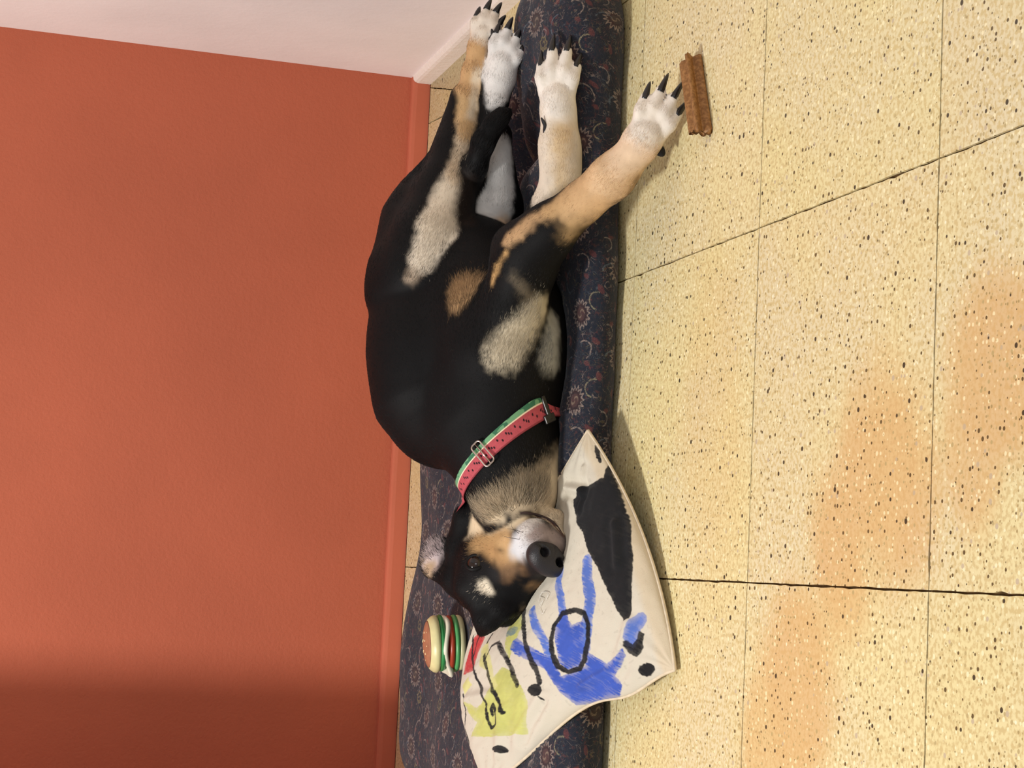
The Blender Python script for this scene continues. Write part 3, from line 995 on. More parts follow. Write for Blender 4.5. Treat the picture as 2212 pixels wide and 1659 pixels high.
class Field:
    def __init__(s):
        s.groups = []; s.k = []
        s.names = []
    def group(s, k, join, name='x'):
        s.groups.append([]); s.k.append((k, join)); s.names.append(name)
    def cone(s, *pts, flow=1):
        """chain of round cones; every point is (px, py, Y, r) or (vec3, r)"""
        q = []
        for p in pts:
            if len(p) == 4: q.append((P(p[0], p[1], p[2]), p[3]))
            else: q.append((np.asarray(p[0], float), p[1]))
        if len(q) == 1: q = [q[0], (q[0][0] + 1e-5, q[0][1])]
        for (a, ra), (b, rb) in zip(q[:-1], q[1:]):
            s.groups[-1].append(('c', a, b, ra, rb, nrm(b - a) * flow))
    def ell(s, c, axes, radii, flow):
        s.groups[-1].append(('e', np.asarray(c, float), np.array([nrm(a) for a in axes]), np.asarray(radii, float), None, nrm(flow)))


def prim_dist(pr, p):
    if pr[0] == 'c':
        a, b, ra, rb = pr[1:5]
        ab = b - a; L = ab @ ab + 1e-12
        t = np.clip(((p - a) @ ab) / L, 0, 1)
        return np.sqrt(((p - a - t[..., None] * ab) ** 2).sum(-1)) - (ra + (rb - ra) * t)
    c, ax, r = pr[1:4]
    q = (p - c) @ ax.T
    k0 = np.sqrt(((q / r) ** 2).sum(-1)); k1 = np.sqrt(((q / r ** 2) ** 2).sum(-1)) + 1e-9
    return k0 * (k0 - 1) / k1


def prim_box(pr, m):
    if pr[0] == 'c':
        a, b, ra, rb = pr[1:5]
        r = max(ra, rb) + m
        return np.minimum(a, b) - r, np.maximum(a, b) + r
    c, ax, r = pr[1:4]
    e = np.abs(ax.T) @ r + m
    return c - e, c + e


def smin(a, b, k):
    h = np.maximum(k - np.abs(a - b), 0) / k
    return np.minimum(a, b) - h * h * k * 0.25


def grow(F, lo, hi, h):
    n = np.ceil((hi - lo) / h).astype(int) + 1
    axs = [lo[i] + h * np.arange(n[i]) for i in range(3)]
    tot = np.full(n, 0.08, np.float32)
    for g, (k, join) in zip(F.groups, F.k):
        fg = np.full(n, 0.08, np.float32)
        for pr in g:
            a, b = prim_box(pr, k + 3 * h)
            i0 = np.clip(np.floor((a - lo) / h).astype(int), 0, n); i1 = np.clip(np.ceil((b - lo) / h).astype(int) + 1, 0, n)
            if np.any(i1 <= i0): continue
            sl = tuple(slice(i0[i], i1[i]) for i in range(3))
            X = np.stack(np.meshgrid(*[axs[i][sl[i]] for i in range(3)], indexing='ij'), -1)
            fg[sl] = smin(fg[sl], prim_dist(pr, X).astype(np.float32), k)
        tot = smin(tot, fg, join)
    return tot, lo


def surface_nets(f, lo, h):
    s = f < 0
    c = [s[i:i + f.shape[0] - 1, j:j + f.shape[1] - 1, k:k + f.shape[2] - 1] for i in (0, 1) for j in (0, 1) for k in (0, 1)]
    cnt = sum(x.astype(np.int8) for x in c)
    act = (cnt > 0) & (cnt < 8)
    I = np.argwhere(act)
    idx = np.full(act.shape, -1, np.int64); idx[act] = np.arange(len(I))
    acc = np.zeros((len(I), 3)); num = np.zeros(len(I))
    cor = [(i, j, k) for i in (0, 1) for j in (0, 1) for k in (0, 1)]
    val = {q: f[I[:, 0] + q[0], I[:, 1] + q[1], I[:, 2] + q[2]].astype(float) for q in cor}
    for a in cor:
        for d in range(3):
            if a[d] == 0:
                b = list(a); b[d] = 1; b = tuple(b)
                va, vb = val[a], val[b]
                m = (va < 0) != (vb < 0)
                t = np.where(m, va / (va - vb + 1e-20), 0)
                pt = np.array(a, float)[None].repeat(len(I), 0); pt[:, d] += t
                acc[m] += pt[m]; num[m] += 1
    V = lo + h * (I + acc / num[:, None])
    quads = []
    for d in range(3):
        e1, e2 = [x for x in range(3) if x != d]
        sa = [slice(None)] * 3; sb = [slice(None)] * 3
        sa[d] = slice(0, -1); sb[d] = slice(1, None)
        m = s[tuple(sa)] != s[tuple(sb)]
        E_ = np.argwhere(m)
        ok = (E_[:, e1] > 0) & (E_[:, e2] > 0) & (E_[:, e1] < f.shape[e1] - 1) & (E_[:, e2] < f.shape[e2] - 1)
        E_ = E_[ok]
        def cell(o1, o2):
            q = E_.copy(); q[:, e1] -= o1; q[:, e2] -= o2
            return idx[q[:, 0], q[:, 1], q[:, 2]]
        q = np.stack([cell(1, 1), cell(0, 1), cell(0, 0), cell(1, 0)], 1)
        flip = s[E_[:, 0], E_[:, 1], E_[:, 2]]
        if d == 1: flip = ~flip
        q[~flip] = q[~flip][:, ::-1]
        quads.append(q)
    return V, np.concatenate(quads)


F = Field()
# trunk, neck
F.group(0.050, 0.010, 'trunk')
F.cone((965, 900, .620, .066), (952, 862, .628, .080), (958, 780, .638, .094), (962, 700, .655, .094), (972, 620, .680, .080), (985, 540, .71, .060), flow=1)
F.cone((1080, 930, .535, .062), (1090, 860, .525, .064), (1090, 760, .520, .071), (1085, 670, .545, .070), (1030, 580, .605, .060), (1005, 530, .64, .048))
F.cone((1050, 915, .550, .070), (1101, 1000, .522, .057), (1110, 1070, .505, .055), flow=-1)
# haunch of the upper hind leg and its shank
F.group(0.045, 0.006, 'hind_up')
F.cone((920, 487, .685, .058), (881, 580, .660, .045), (873, 640, .660, .042))
F.cone((920, 487, .685, .055), (947, 420, .680, .038), (972, 345, .665, .015))
F.cone((868, 640, .655, .040), (905, 590, .610, .034), (938, 510, .605, .040), (968, 410, .612, .030), (990, 312, .620, .0185), (1010, 225, .622, .0150))
F.cone((968, 355, .665, .015), (995, 280, .645, .008), (1003, 205, .625, .0105))
F.group(0.014, 0.008, 'hind_up')
F.cone((1012, 212, .622, .0150), (1026, 160, .620, .0175), (1036, 104, .616, .0150), (1046, 72, .610, .0165))
F.cone((955, 470, .680, .045), (985, 450, .660, .036), (1004, 405, .640, .022), flow=1)
# lower hind leg
F.group(0.03, 0.010, 'hind_low')
F.cone((960, 500, .690, .050), (1045, 500, .640, .040), (1066, 440, .625, .036), (1072, 365, .615, .0200), (1072, 292, .605, .0155), (1056, 256, .600, .0095))
F.group(0.014, 0.008, 'hind_low')
F.cone((1058, 255, .600, .010), (1068, 222, .600, .0180), (1078, 172, .596, .0215), (1087, 136, .589, .0185), (1097, 107, .584, .0105))
# tail
F.group(0.02, 0.006, 'tail')
F.cone((1000, 455, .650, .020), (1012, 410, .610, .0155), (1027, 359, .577, .0142), (1044, 310, .550, .0128), (1066, 272, .540, .0105), (1084, 252, .535, .0075), (1100, 241, .533, .0030))
# left foreleg, reaching to the floor
F.group(0.035, 0.012, 'fore_left')
F.cone((1010, 850, .555, .058), (1066, 760, .505, .049), (1108, 665, .468, .039), (1128, 600, .445, .036))
F.cone((1132, 560, .435, .038), (1150, 532, .418, .034), (1197, 488, .385, .0262), (1263, 433, .345, .0205), (1322, 384, .300, .0222), (1348, 355, .288, .0215))
F.cone((1112, 540, .440, .018), (1098, 522, .444, .0095))
F.group(0.014, 0.008, 'fore_left')
F.cone((1345, 358, .288, .0215), (1371, 328, .275, .0205), (1388, 304, .262, .0222), (1402, 283, .256, .0190), (1416, 262, .250, .0105))
# right foreleg, lying on the front of the bed
F.group(0.03, 0.010, 'fore_right')
F.cone((1120, 640, .500, .045), (1150, 520, .490, .026), (1184, 440, .472, .0160), (1210, 396, .464, .0150), (1212, 365, .462, .0195), (1209, 312, .460, .0215), (1208, 262, .459, .0215))
F.group(0.014, 0.008, 'fore_right')
F.cone((1208, 265, .459, .0215), (1206, 240, .458, .0222), (1205, 210, .457, .0190), (1206, 182, .456, .0105))

# ---- head frame: m = muzzle, cr = crown, sr = the dog's right side
im = lambda x, y, z: -UP * x - RIGHT * y + CAMF * z
m_ = nrm(im(.53, -.30, .79)); sr = nrm(im(.80, .56, -.324)); sr = nrm(sr - m_ * (sr @ m_)); cr = np.cross(m_, sr)
if cr @ im(-.22, .79, .56) < 0: cr = -cr
EM = P(1090, 1254, .505)                      # midway between the eyes
hp = lambda a, b, c: EM + m_ * a + sr * b + cr * c     # forward, right, up (metres)
F.group(0.030, 0.020, 'head')
F.ell(EM + im(-14 / 1600, 19 / 1600, -.030), (m_, sr, cr), (.052, .047, .044), -m_)
F.cone((EM + im(-.005, -.010, -.060), .042), (P(1085, 1140, .545), .045), flow=1)
for sg in (-1, 1):
    F.cone((hp(-.035, sg * .033, -.028), .026), (hp(-.050, sg * .030, -.052), .028), flow=1)       # cheek, jaw corner
    F.cone((hp(-.008, sg * .026, .012), .0155), (hp(-.035, sg * .030, .020), .018), flow=1)        # brow
    F.cone((hp(-.018, sg * .036, -.016), .019), (hp(.020, sg * .026, -.032), .017), flow=-1)      # zygomatic
F.cone((hp(-.03, 0, -.03), .040), (hp(.020, 0, -.022), .033), flow=-1)
F.group(0.014, 0.018, 'head')
F.cone((hp(.000, 0, -.012), .026), (hp(.040, 0, -.014), .0225), (hp(.090, 0, -.013), .0195), flow=-1)   # bridge
for sg in (-1, 1):
    F.cone((hp(.005, sg * .018, -.034), .027), (hp(.050, sg * .017, -.038), .0265), (hp(.080, sg * .0160, -.036), .0268), flow=-1)   # lips
F.group(0.014, 0.0045, 'head')
F.cone((hp(-.04, 0, -.066), .026), (hp(.030, 0, -.072), .0235), (hp(.070, .003, -.071), .0235), flow=-1)   # lower jaw
# ears
F.group(0.010, 0.010, 'ear')
F.cone((P(1008, 1120, .560), .020), (P(1003, 1185, .570), .025), (P(998, 1250, .575), .026), (P(1020, 1282, .555), .022), flow=-1)
F.cone((P(990, 1245, .580), .020), (P(968, 1235, .60), .014), flow=1)
F.ell(P(940, 1200, .612), (im(.45, -.85, -.2), im(.85, .45, 0), CAMF), (.030, .0185, .0075), im(-.6, -.7, 0))
F.cone((P(965, 1248, .595), .013), (P(932, 1240, .610), .007), flow=1)
rb_ = hp(-.05, .036, .036)
F.cone((P(1050, 1310, .520), .026), (P(1048, 1335, .515), .017), (P(1043, 1362, .520), .007), flow=1)
F.cone((P(1080, 1315, .500), .020), (P(1060, 1340, .505), .012), (P(1043, 1360, .520), .006), flow=1)

# ---- paws: four toes with a knuckle bend, claws are their own pieces
CLAWS = []
TOES = []


def paw(name, base, tipdir, side, scale=1.0, spread=(-1.12, -.40, .40, 1.12), lens=(.026, .040, .040, .026), back=(0, 0, 0, 0), claw_len=.018, droop=.25, claw_up=.1):
    """toes leave the metacarpus 'base' along tipdir, fanned along side"""
    t = nrm(tipdir); s_ = nrm(side - t * (side @ t)); u = np.cross(s_, t)
    if u[2] < 0: u = -u
    for k, (sp, L) in enumerate(zip(spread, lens)):
        F.group(0.004, 0.0022, name)
        r = .0081 * scale
        d = nrm(t + s_ * sp * .16)
        a = base + s_ * sp * .0158 * scale - t * (.024 + back[k]) + s_ * sp * -.003 + u * .002
        kn = a + d * L * .62 * scale + u * .0045 * scale
        tip = kn + d * L * .45 * scale - u * .006 * scale
        F.cone((a, r * .92), (kn, r * 1.02), (tip, r * .84))
        CLAWS.append((tip + d * r * .30 + u * r * claw_up, nrm(d - u * droop), u, claw_len * (.88 if abs(sp) < .9 else .80) * scale))
        TOES.append((kn, tip))


# upper hind paw leaves the frame; lower hind paw beside it
paw('hind_up', P(1055, 45, .606), P(1072, -10, .595) - P(1046, 65, .608), im(1, .25, .2), 0.92)
paw('hind_low', P(1096, 104, .583), P(1122, 40, .570) - P(1090, 128, .588), im(1, .45, .15), 1.02, lens=(.036, .046, .044, .034), back=(0, 0, .004, .008))
paw('fore_left', P(1418, 250, .246), P(1443, 200, .234) - P(1398, 290, .258), im(.85, .60, .0), 1.10, lens=(.032, .046, .046, .032), claw_len=.022)
paw('fore_right', P(1206, 172, .456), P(1210, 120, .452) - P(1206, 190, .457), im(1, .0, .25), 1.15, lens=(.034, .054, .054, .034), back=(0, .004, .004, 0), claw_len=.024)

FIELD_LO = np.array([-0.12, 0.17, 0.0]); FIELD_HI = np.array([0.97, 0.86, 0.34])
H_ = 0.0034
fld, _ = grow(F, FIELD_LO, FIELD_HI, H_)
DV, DQ = surface_nets(fld, FIELD_LO, H_)
# relax the stair steps slightly
def relax(V, Q, it=2, w=0.5):
    n = len(V)
    e = np.concatenate([Q[:, [0, 1]], Q[:, [1, 2]], Q[:, [2, 3]], Q[:, [3, 0]]])
    deg = np.bincount(e.ravel(), minlength=n).astype(float)
    for _ in range(it):
        s = np.zeros_like(V)
        for c in range(3):
            s[:, c] = np.bincount(e[:, 0], V[e[:, 1], c], n) + np.bincount(e[:, 1], V[e[:, 0], c], n)
        V = V + w * (s / np.maximum(deg, 1)[:, None] - V)
    return V


DV = relax(DV, DQ)
# normals
def vnormals(V, Q):
    fn = np.cross(V[Q[:, 2]] - V[Q[:, 0]], V[Q[:, 3]] - V[Q[:, 1]])
    N = np.zeros_like(V)
    for k in range(4):
        for c in range(3):
            N[:, c] += np.bincount(Q[:, k], fn[:, c], len(V))
    return N / (np.linalg.norm(N, axis=1, keepdims=True) + 1e-12)


DN = vnormals(DV, DQ)


def flow_at(p):
    """lie of the coat: along the nearest limb, away from head and spine"""
    best = np.zeros((len(p), 3)); wsum = np.zeros(len(p))
    for g in F.groups:
        for pr in g:
            a, b = prim_box(pr, 0.03)
            m = np.where(np.all((p > a) & (p < b), 1))[0]
            if len(m) == 0: continue
            d = prim_dist(pr, p[m])
            w = np.exp(-np.maximum(d, -0.004) / 0.007)
            best[m] += w[:, None] * pr[5]
            wsum[m] += w
    return best / (np.linalg.norm(best, axis=1, keepdims=True) + 1e-9)


#COATBEGIN
COAT = [
    ((0.3483, 0.4257, 0.1222), (0.2817, 0.441, 0.1683), 0.0203, 0.0221, (186, 174, 152), 0.01, ''),
    ((0.3347, 0.4582, 0.0921), (0.2829, 0.4474, 0.0978), 0.0137, 0.0186, (150, 148, 142), 0.01, ''),
    ((0.3621, 0.4125, 0.1438), (0.3837, 0.405, 0.1664), 0.0073, 0.0049, (90, 80, 66), 0.01, ''),
    ((0.3991, 0.4164, 0.184), (0.3734, 0.4966, 0.2099), 0.0073, 0.025, (158, 126, 90), 0.012, 'trunk'),
    ((0.4161, 0.4033, 0.1799), (0.3803, 0.4386, 0.1867), 0.0036, 0.0037, (196, 156, 104), 0.005, ''),
    ((0.3976, 0.5708, 0.2651), (0.42, 0.5634, 0.2569), 0.0077, 0.0141, (170, 150, 130), 0.008, 'hind_up'),
    ((0.42, 0.5634, 0.2569), (0.4693, 0.5542, 0.2354), 0.0166, 0.0269, (205, 192, 174), 0.008, 'hind_up'),
    ((0.4693, 0.5542, 0.2354), (0.5474, 0.5723, 0.208), 0.0269, 0.0169, (206, 192, 172), 0.008, 'hind_up'),
    ((0.5474, 0.5723, 0.208), (0.6347, 0.5976, 0.1885), 0.0143, 0.0105, (196, 176, 150), 0.006, 'hind_up'),
    ((0.6126, 0.5908, 0.1927), (0.6907, 0.6041, 0.184), 0.0105, 0.0198, (194, 160, 116), 0.006, 'hind_up'),
    ((0.6907, 0.6041, 0.184), (0.7509, 0.598, 0.1771), 0.0264, 0.0291, (192, 154, 110), 0.006, 'hind_up'),
    ((0.6426, 0.5999, 0.1828), (0.7041, 0.5989, 0.1745), 0.0059, 0.0079, (214, 196, 170), 0.006, 'hind_up'),
    ((0.7817, 0.5955, 0.1705), (0.7986, 0.5982, 0.1664), 0.0305, 0.0531, (218, 206, 192), 0.008, 'hind_up'),
    ((0.4836, 0.5618, 0.1706), (0.5293, 0.5859, 0.1523), 0.0155, 0.0262, (180, 180, 178), 0.014, 'hind_low'),
    ((0.5164, 0.5825, 0.1425), (0.5908, 0.5875, 0.1426), 0.0249, 0.0224, (200, 198, 195), 0.008, 'hind_low'),
    ((0.4691, 0.5433, 0.1538), (0.4907, 0.5825, 0.1343), 0.0142, 0.0118, (190, 165, 140), 0.008, 'hind_low'),
    ((0.6143, 0.5254, 0.1703), (0.7199, 0.5689, 0.1497), 0.0385, 0.0394, (216, 212, 208), 0.006, 'hind_low'),
    ((0.7199, 0.5689, 0.1497), (0.7499, 0.5703, 0.1391), 0.042, 0.0724, (220, 216, 212), 0.006, 'hind_low'),
    ((0.4893, 0.5695, 0.1923), (0.5431, 0.5745, 0.1903), 0.0168, 0.0143, (34, 27, 24), 0.008, ''),
    ((0.4324, 0.4007, 0.1783), (0.4386, 0.3867, 0.1683), 0.0109, 0.006, (180, 146, 108), 0.006, 'fore_left'),
    ((0.4392, 0.3933, 0.1726), (0.4677, 0.3581, 0.1408), 0.0061, 0.0108, (180, 146, 108), 0.009, 'fore_left'),
    ((0.4677, 0.3581, 0.1408), (0.4826, 0.3243, 0.1149), 0.0108, 0.0238, (182, 148, 106), 0.012, 'fore_left'),
    ((0.4656, 0.3245, 0.1046), (0.4393, 0.352, 0.1098), 0.0214, 0.0084, (178, 146, 104), 0.02, 'fore_left'),
    ((0.4783, 0.3092, 0.1011), (0.5059, 0.2711, 0.0847), 0.0379, 0.041, (196, 160, 118), 0.018, 'fore_left'),
    ((0.503, 0.2715, 0.0844), (0.5313, 0.2545, 0.0671), 0.0351, 0.0385, (208, 176, 138), 0.014, 'fore_left'),
    ((0.5339, 0.2531, 0.0677), (0.5587, 0.2349, 0.0508), 0.035, 0.036, (218, 190, 160), 0.014, 'fore_left'),
    ((0.5726, 0.2365, 0.0458), (0.5899, 0.2294, 0.0369), 0.0337, 0.0639, (226, 216, 204), 0.014, 'fore_left'),
    ((0.4294, 0.3606, 0.1319), (0.5211, 0.4438, 0.1056), 0.0421, 0.0375, (206, 190, 172), 0.006, 'fore_right'),
    ((0.5211, 0.4423, 0.1028), (0.7064, 0.4423, 0.1048), 0.0437, 0.0503, (214, 200, 182), 0.006, 'fore_right'),
    ((0.5214, 0.44, 0.0957), (0.6023, 0.4341, 0.1014), 0.0112, 0.015, (206, 180, 142), 0.012, 'fore_right'),
    ((0.6432, 0.4346, 0.1071), (0.6868, 0.4417, 0.1061), 0.0375, 0.0691, (226, 218, 208), 0.014, 'fore_right'),
    ((0.1488, 0.4719, 0.0716), (0.108, 0.4485, 0.1395), 0.0187, 0.0123, (176, 158, 132), 0.014, ''),
    ((0.124, 0.4746, 0.0695), (0.0866, 0.4608, 0.154), 0.0212, 0.0147, (196, 178, 150), 0.012, ''),
    ((0.0959, 0.4781, 0.071), (0.0742, 0.477, 0.1615), 0.0162, 0.0136, (204, 184, 154), 0.01, ''),
    ((0.0936, 0.471, 0.0765), (0.0848, 0.4546, 0.1397), 0.0149, 0.0135, (196, 176, 148), 0.01, ''),
    ((0.0764, 0.4962, 0.1721), (0.0908, 0.4601, 0.1557), 0.0112, 0.0123, (190, 170, 142), 0.012, ''),
    ((0.057, 0.5297, 0.1701), (0.0705, 0.4875, 0.1646), 0.0151, 0.0136, (212, 190, 158), 0.009, 'head'),
    ((0.0573, 0.4915, 0.1564), (0.0706, 0.4541, 0.1295), 0.0149, 0.016, (206, 186, 156), 0.009, 'head'),
    ((0.0369, 0.504, 0.1679), (0.0421, 0.4715, 0.1499), 0.0137, 0.016, (178, 142, 98), 0.01, 'head'),
    ((0.0233, 0.4795, 0.1569), (0.0135, 0.4634, 0.1445), 0.0123, 0.0111, (168, 130, 88), 0.01, 'head'),
    ((0.0392, 0.4606, 0.1453), (0.0214, 0.4503, 0.136), 0.0135, 0.011, (190, 154, 110), 0.01, 'head'),
    ((0.0277, 0.4395, 0.132), (0.0521, 0.4248, 0.1281), 0.0134, 0.0206, (206, 205, 207), 0.009, 'head'),
    ((0.0582, 0.4281, 0.1274), (0.0679, 0.4304, 0.1176), 0.0146, 0.0122, (216, 210, 204), 0.008, 'head'),
    ((0.0527, 0.4161, 0.115), (0.0491, 0.4177, 0.092), 0.0145, 0.0146, (150, 134, 128), 0.01, 'head'),
    ((0.0688, 0.4416, 0.0915), (0.055, 0.4346, 0.0738), 0.0074, 0.0061, (222, 204, 176), 0.006, 'head'),
    ((-0.0021, 0.4623, 0.1389), (0.0048, 0.4445, 0.1261), 0.0086, 0.0073, (120, 90, 62), 0.012, 'head'),
    ((0.0782, 0.4534, 0.1263), (0.0782, 0.4524, 0.1137), 0.0037, 0.0031, (44, 34, 33), 0.0025, ''),
    ((0.0732, 0.4521, 0.1032), (0.0655, 0.4399, 0.0848), 0.0025, 0.0031, (92, 64, 56), 0.003, ''),
    ((0.0655, 0.4399, 0.0848), (0.0512, 0.4272, 0.0754), 0.0031, 0.0031, (84, 56, 50), 0.003, ''),
    ((-0.0152, 0.4611, 0.1038), (-0.0147, 0.4733, 0.087), 0.0074, 0.005, (124, 94, 62), 0.01, 'head'),
    ((0.0091, 0.4232, 0.117), (-0.0085, 0.4591, 0.0919), 0.0097, 0.0074, (34, 29, 28), 0.01, 'head'),
    ((0.0034, 0.4936, 0.1724), (-0.0055, 0.4801, 0.1553), 0.0173, 0.0111, (22, 19, 20), 0.007, 'head'),
    ((-0.0208, 0.4885, 0.1636), (-0.0302, 0.4886, 0.1528), 0.008, 0.0056, (226, 212, 190), 0.005, 'head'),
    ((-0.0598, 0.4935, 0.1188), (-0.0521, 0.4943, 0.1098), 0.0056, 0.005, (160, 140, 112), 0.008, 'head'),
    ((0.0316, 0.6043, 0.2013), (0.0076, 0.6074, 0.2058), 0.0129, 0.0116, (206, 186, 184), 0.006, 'ear'),
    ((0.0012, 0.6071, 0.2069), (-0.006, 0.6066, 0.21), 0.0077, 0.0051, (190, 160, 130), 0.006, 'ear'),
]
#COATEND
C_BLACK = np.array(srgb(13, 12, 13))


def limb_dists(p):
    out = {}
    for nm, g in zip(F.names, F.groups):
        d = out.setdefault(nm, np.full(len(p), 0.05))
        for pr in g:
            a, b = prim_box(pr, 0.03)
            m = np.where(np.all((p > a) & (p < b), 1))[0]
            if len(m): d[m] = np.minimum(d[m], prim_dist(pr, p[m]))
    return out


def coat(p, jitter=1.0):
    """marking colours of the coat at points p (areas of the animal itself)"""
    n = len(p)
    col = np.tile(C_BLACK, (n, 1)) * (1 + 0.10 * vnoise(p, 60, 3))[:, None]
    w1 = vnoise(p, 45, 21) * 0.006 + vnoise(p, 150, 22) * 0.005
    LD = limb_dists(p)
    for (a, b, ra, rb, c, soft, only) in COAT:
        a = np.array(a); b = np.array(b); ab = b - a
        t = np.clip(((p - a) @ ab) / (ab @ ab + 1e-12), 0, 1)
        d = np.sqrt(((p - a - t[:, None] * ab) ** 2).sum(1)) - (ra + (rb - ra) * t)
        d = d + w1 * jitter * min(1.0, soft / .012)
        al = smooth(soft, -soft, d)
        if only:
            ks = only.split(',')
            din = np.min([LD[k] for k in ks], 0); dout = np.min([v for k, v in LD.items() if k not in ks], 0)
            al = al * smooth(-.004, .004, dout - din)
        cc = np.array(srgb(*c))[None] * (1 + 0.10 * vnoise(p, 90, 25) + 0.06 * vnoise(p, 300, 26))[:, None]
        col = col * (1 - al[:, None]) + cc * al[:, None]
    return np.clip(col, 0.003, 1)


# underside of the jaw
_i = next((i for i, q in enumerate(COAT) if q[6] == 'head'), len(COAT))
COAT.insert(_i, (tuple(hp(-.035, 0, -.080)), tuple(hp(.070, 0, -.085)), .040, .030, (206, 186, 158), .012, ''))

dog = tag(empty('dog', P(1010, 760, .60) * np.array([1, 1, 0]) + np.array([0, 0, 0.05])), 'black, tan and white short-haired dog lying on its side on the navy bed', 'dog')
DOG0 = np.array(dog.location)
M_COAT = attr_mat('short_coat', 'coat', 0.6, 0.12, 0.2, 700)
body = mesh_quads('body', DV - DOG0, DQ, M_COAT, dog)
set_color_attr(body.data, 'coat', coat(DV))

# ---- the cushion and the pillow give way under what lies on them
from mathutils.bvhtree import BVHTree


def bvh_of(V, Q):
    return BVHTree.FromPolygons([Vector(v) for v in V], [tuple(int(i) for i in q) for q in Q])


def mesh_co(o):
    v = np.zeros(len(o.data.vertices) * 3, np.float32)
    o.data.vertices.foreach_get('co', v)
    return v.reshape(-1, 3).astype(float)


def set_co(o, V):
    o.data.vertices.foreach_set('co', V.astype(np.float32).ravel()); o.data.update()


def press(V, bvh, eps, floor_z, box):
    out = V.copy()
    m = np.where((V[:, 0] > box[0][0]) & (V[:, 0] < box[1][0]) & (V[:, 1] > box[0][1]) & (V[:, 1] < box[1][1]))[0]
    up = Vector((0, 0, 1))
    for i in m:
        v = V[i]
        loc, n, f, d = bvh.ray_cast(Vector((v[0], v[1], -0.3)), up)
        if loc is not None and loc.z - eps < v[2]:
            out[i, 2] = max(floor_z, loc.z - eps)
    return out


DOG_BVH = bvh_of(DV, DQ)
dlo, dhi = DV.min(0), DV.max(0)
pv = press(mesh_co(pillow), DOG_BVH, 0.0012, 0.006, (dlo, dhi))
# keep some stuffing between the faces
_s = np.unique(np.concatenate([np.arange(0, 420, 7), [419]]))
_top = pv[:NTOP].reshape(420, 420, 3)[np.ix_(_s, _s)].reshape(-1, 3)
pv[NTOP:, 2] = np.maximum(np.minimum(pv[NTOP:, 2], _top[:, 2] - 0.003), 0.001)
pv[:NTOP, 2] = np.maximum(pv[:NTOP, 2], 0.004)
set_co(pillow, pv)
PIL_BVH = bvh_of(pv, PQ)
bv_ = mesh_co(bed)
bv_ = press(bv_, DOG_BVH, 0.0012, 0.004, (dlo, dhi))
bv_ = press(bv_, PIL_BVH, 0.0015, 0.003, (pv.min(0), pv.max(0)))
set_co(bed, bv_)

BVH = DOG_BVH


def on_dog(origin, direction):
    """first point of the dog met from origin, with the outward normal"""
    loc, n, i, d = BVH.ray_cast(Vector(origin), Vector(nrm(direction)))
    return (None, None) if loc is None else (np.array(loc), np.array(n) * (1 if n.dot(Vector(direction)) < 0 else -1))


# ---- nose: its own leathery piece with nostrils
M_NOSE = plain('nose_leather', srgb(34, 31, 33), 0.42, 0.45, bump=0.5, bscale=900)


def make_nose():
    c = hp(.0965, 0, -.006)
    G = Field(); G.group(0.012, 0.004)
    G.ell(c, (m_, sr, cr), (.0160, .0245, .0190), -m_)
    for sg in (-1, 1):
        G.cone((c + sr * sg * .0150 + m_ * .004 - cr * .002, .0140), flow=1)
    G.cone((c - cr * .012 + m_ * .003, .0115), (c - cr * .028 - m_ * .002, .0060), flow=1)
    lo_, hi_ = c - .042, c + .042
    h = 0.0012
    f, _ = grow(G, lo_, hi_, h)
    n = f.shape
    X = np.stack(np.meshgrid(*[lo_[i] + h * np.arange(n[i]) for i in range(3)], indexing='ij'), -1)
    for sg in (-1, 1):
        q0 = c + sr * sg * .0118 + m_ * .0170 - cr * .001
        cut = prim_dist(('c', q0 + m_ * .006, q0 - m_ * .012 + sr * sg * .003, .0066, .0058), X)
        cut = np.minimum(cut, prim_dist(('c', q0 + sr * sg * .003 - cr * .004, q0 + sr * sg * .0165 - cr * .0090 - m_ * .003, .0034, .0012), X))
        f = -smin(-f, cut, 0.003)
    g = prim_dist(('c', c + m_ * .0215 - cr * .004, c + m_ * .008 - cr * .036, .0011, .0015), X)
    f = -smin(-f, g, 0.003)
    V, Q = surface_nets(f.astype(np.float32), lo_, h)
    V = relax(V, Q, 2, 0.4)
    return mesh_quads('nose', V - DOG0, Q, M_NOSE, dog)


make_nose()


# ---- eyes
def eye_mat():
    k = Nd('dark_brown_eye', 0.12, 0.35)
    x, y, z = k.sep(k.coord())
    r = (x * x + y * y).sqrt()
    c = k.mix(k.ramp(r.s, 0.0030, 0.0036), srgb(8, 7, 8), srgb(40, 26, 19))
    c = k.mix(k.ramp(r.s, 0.0070, 0.0082), c, srgb(22, 16, 14))
    k.color(c)
    k.b.inputs['Coat Weight'].default_value = 0.25
    k.b.inputs['Coat Roughness'].default_value = 0.03
    return k.m


M_EYE = eye_mat()
M_LID = plain('black_eyelid', srgb(12, 11, 12), 0.6, 0.2)


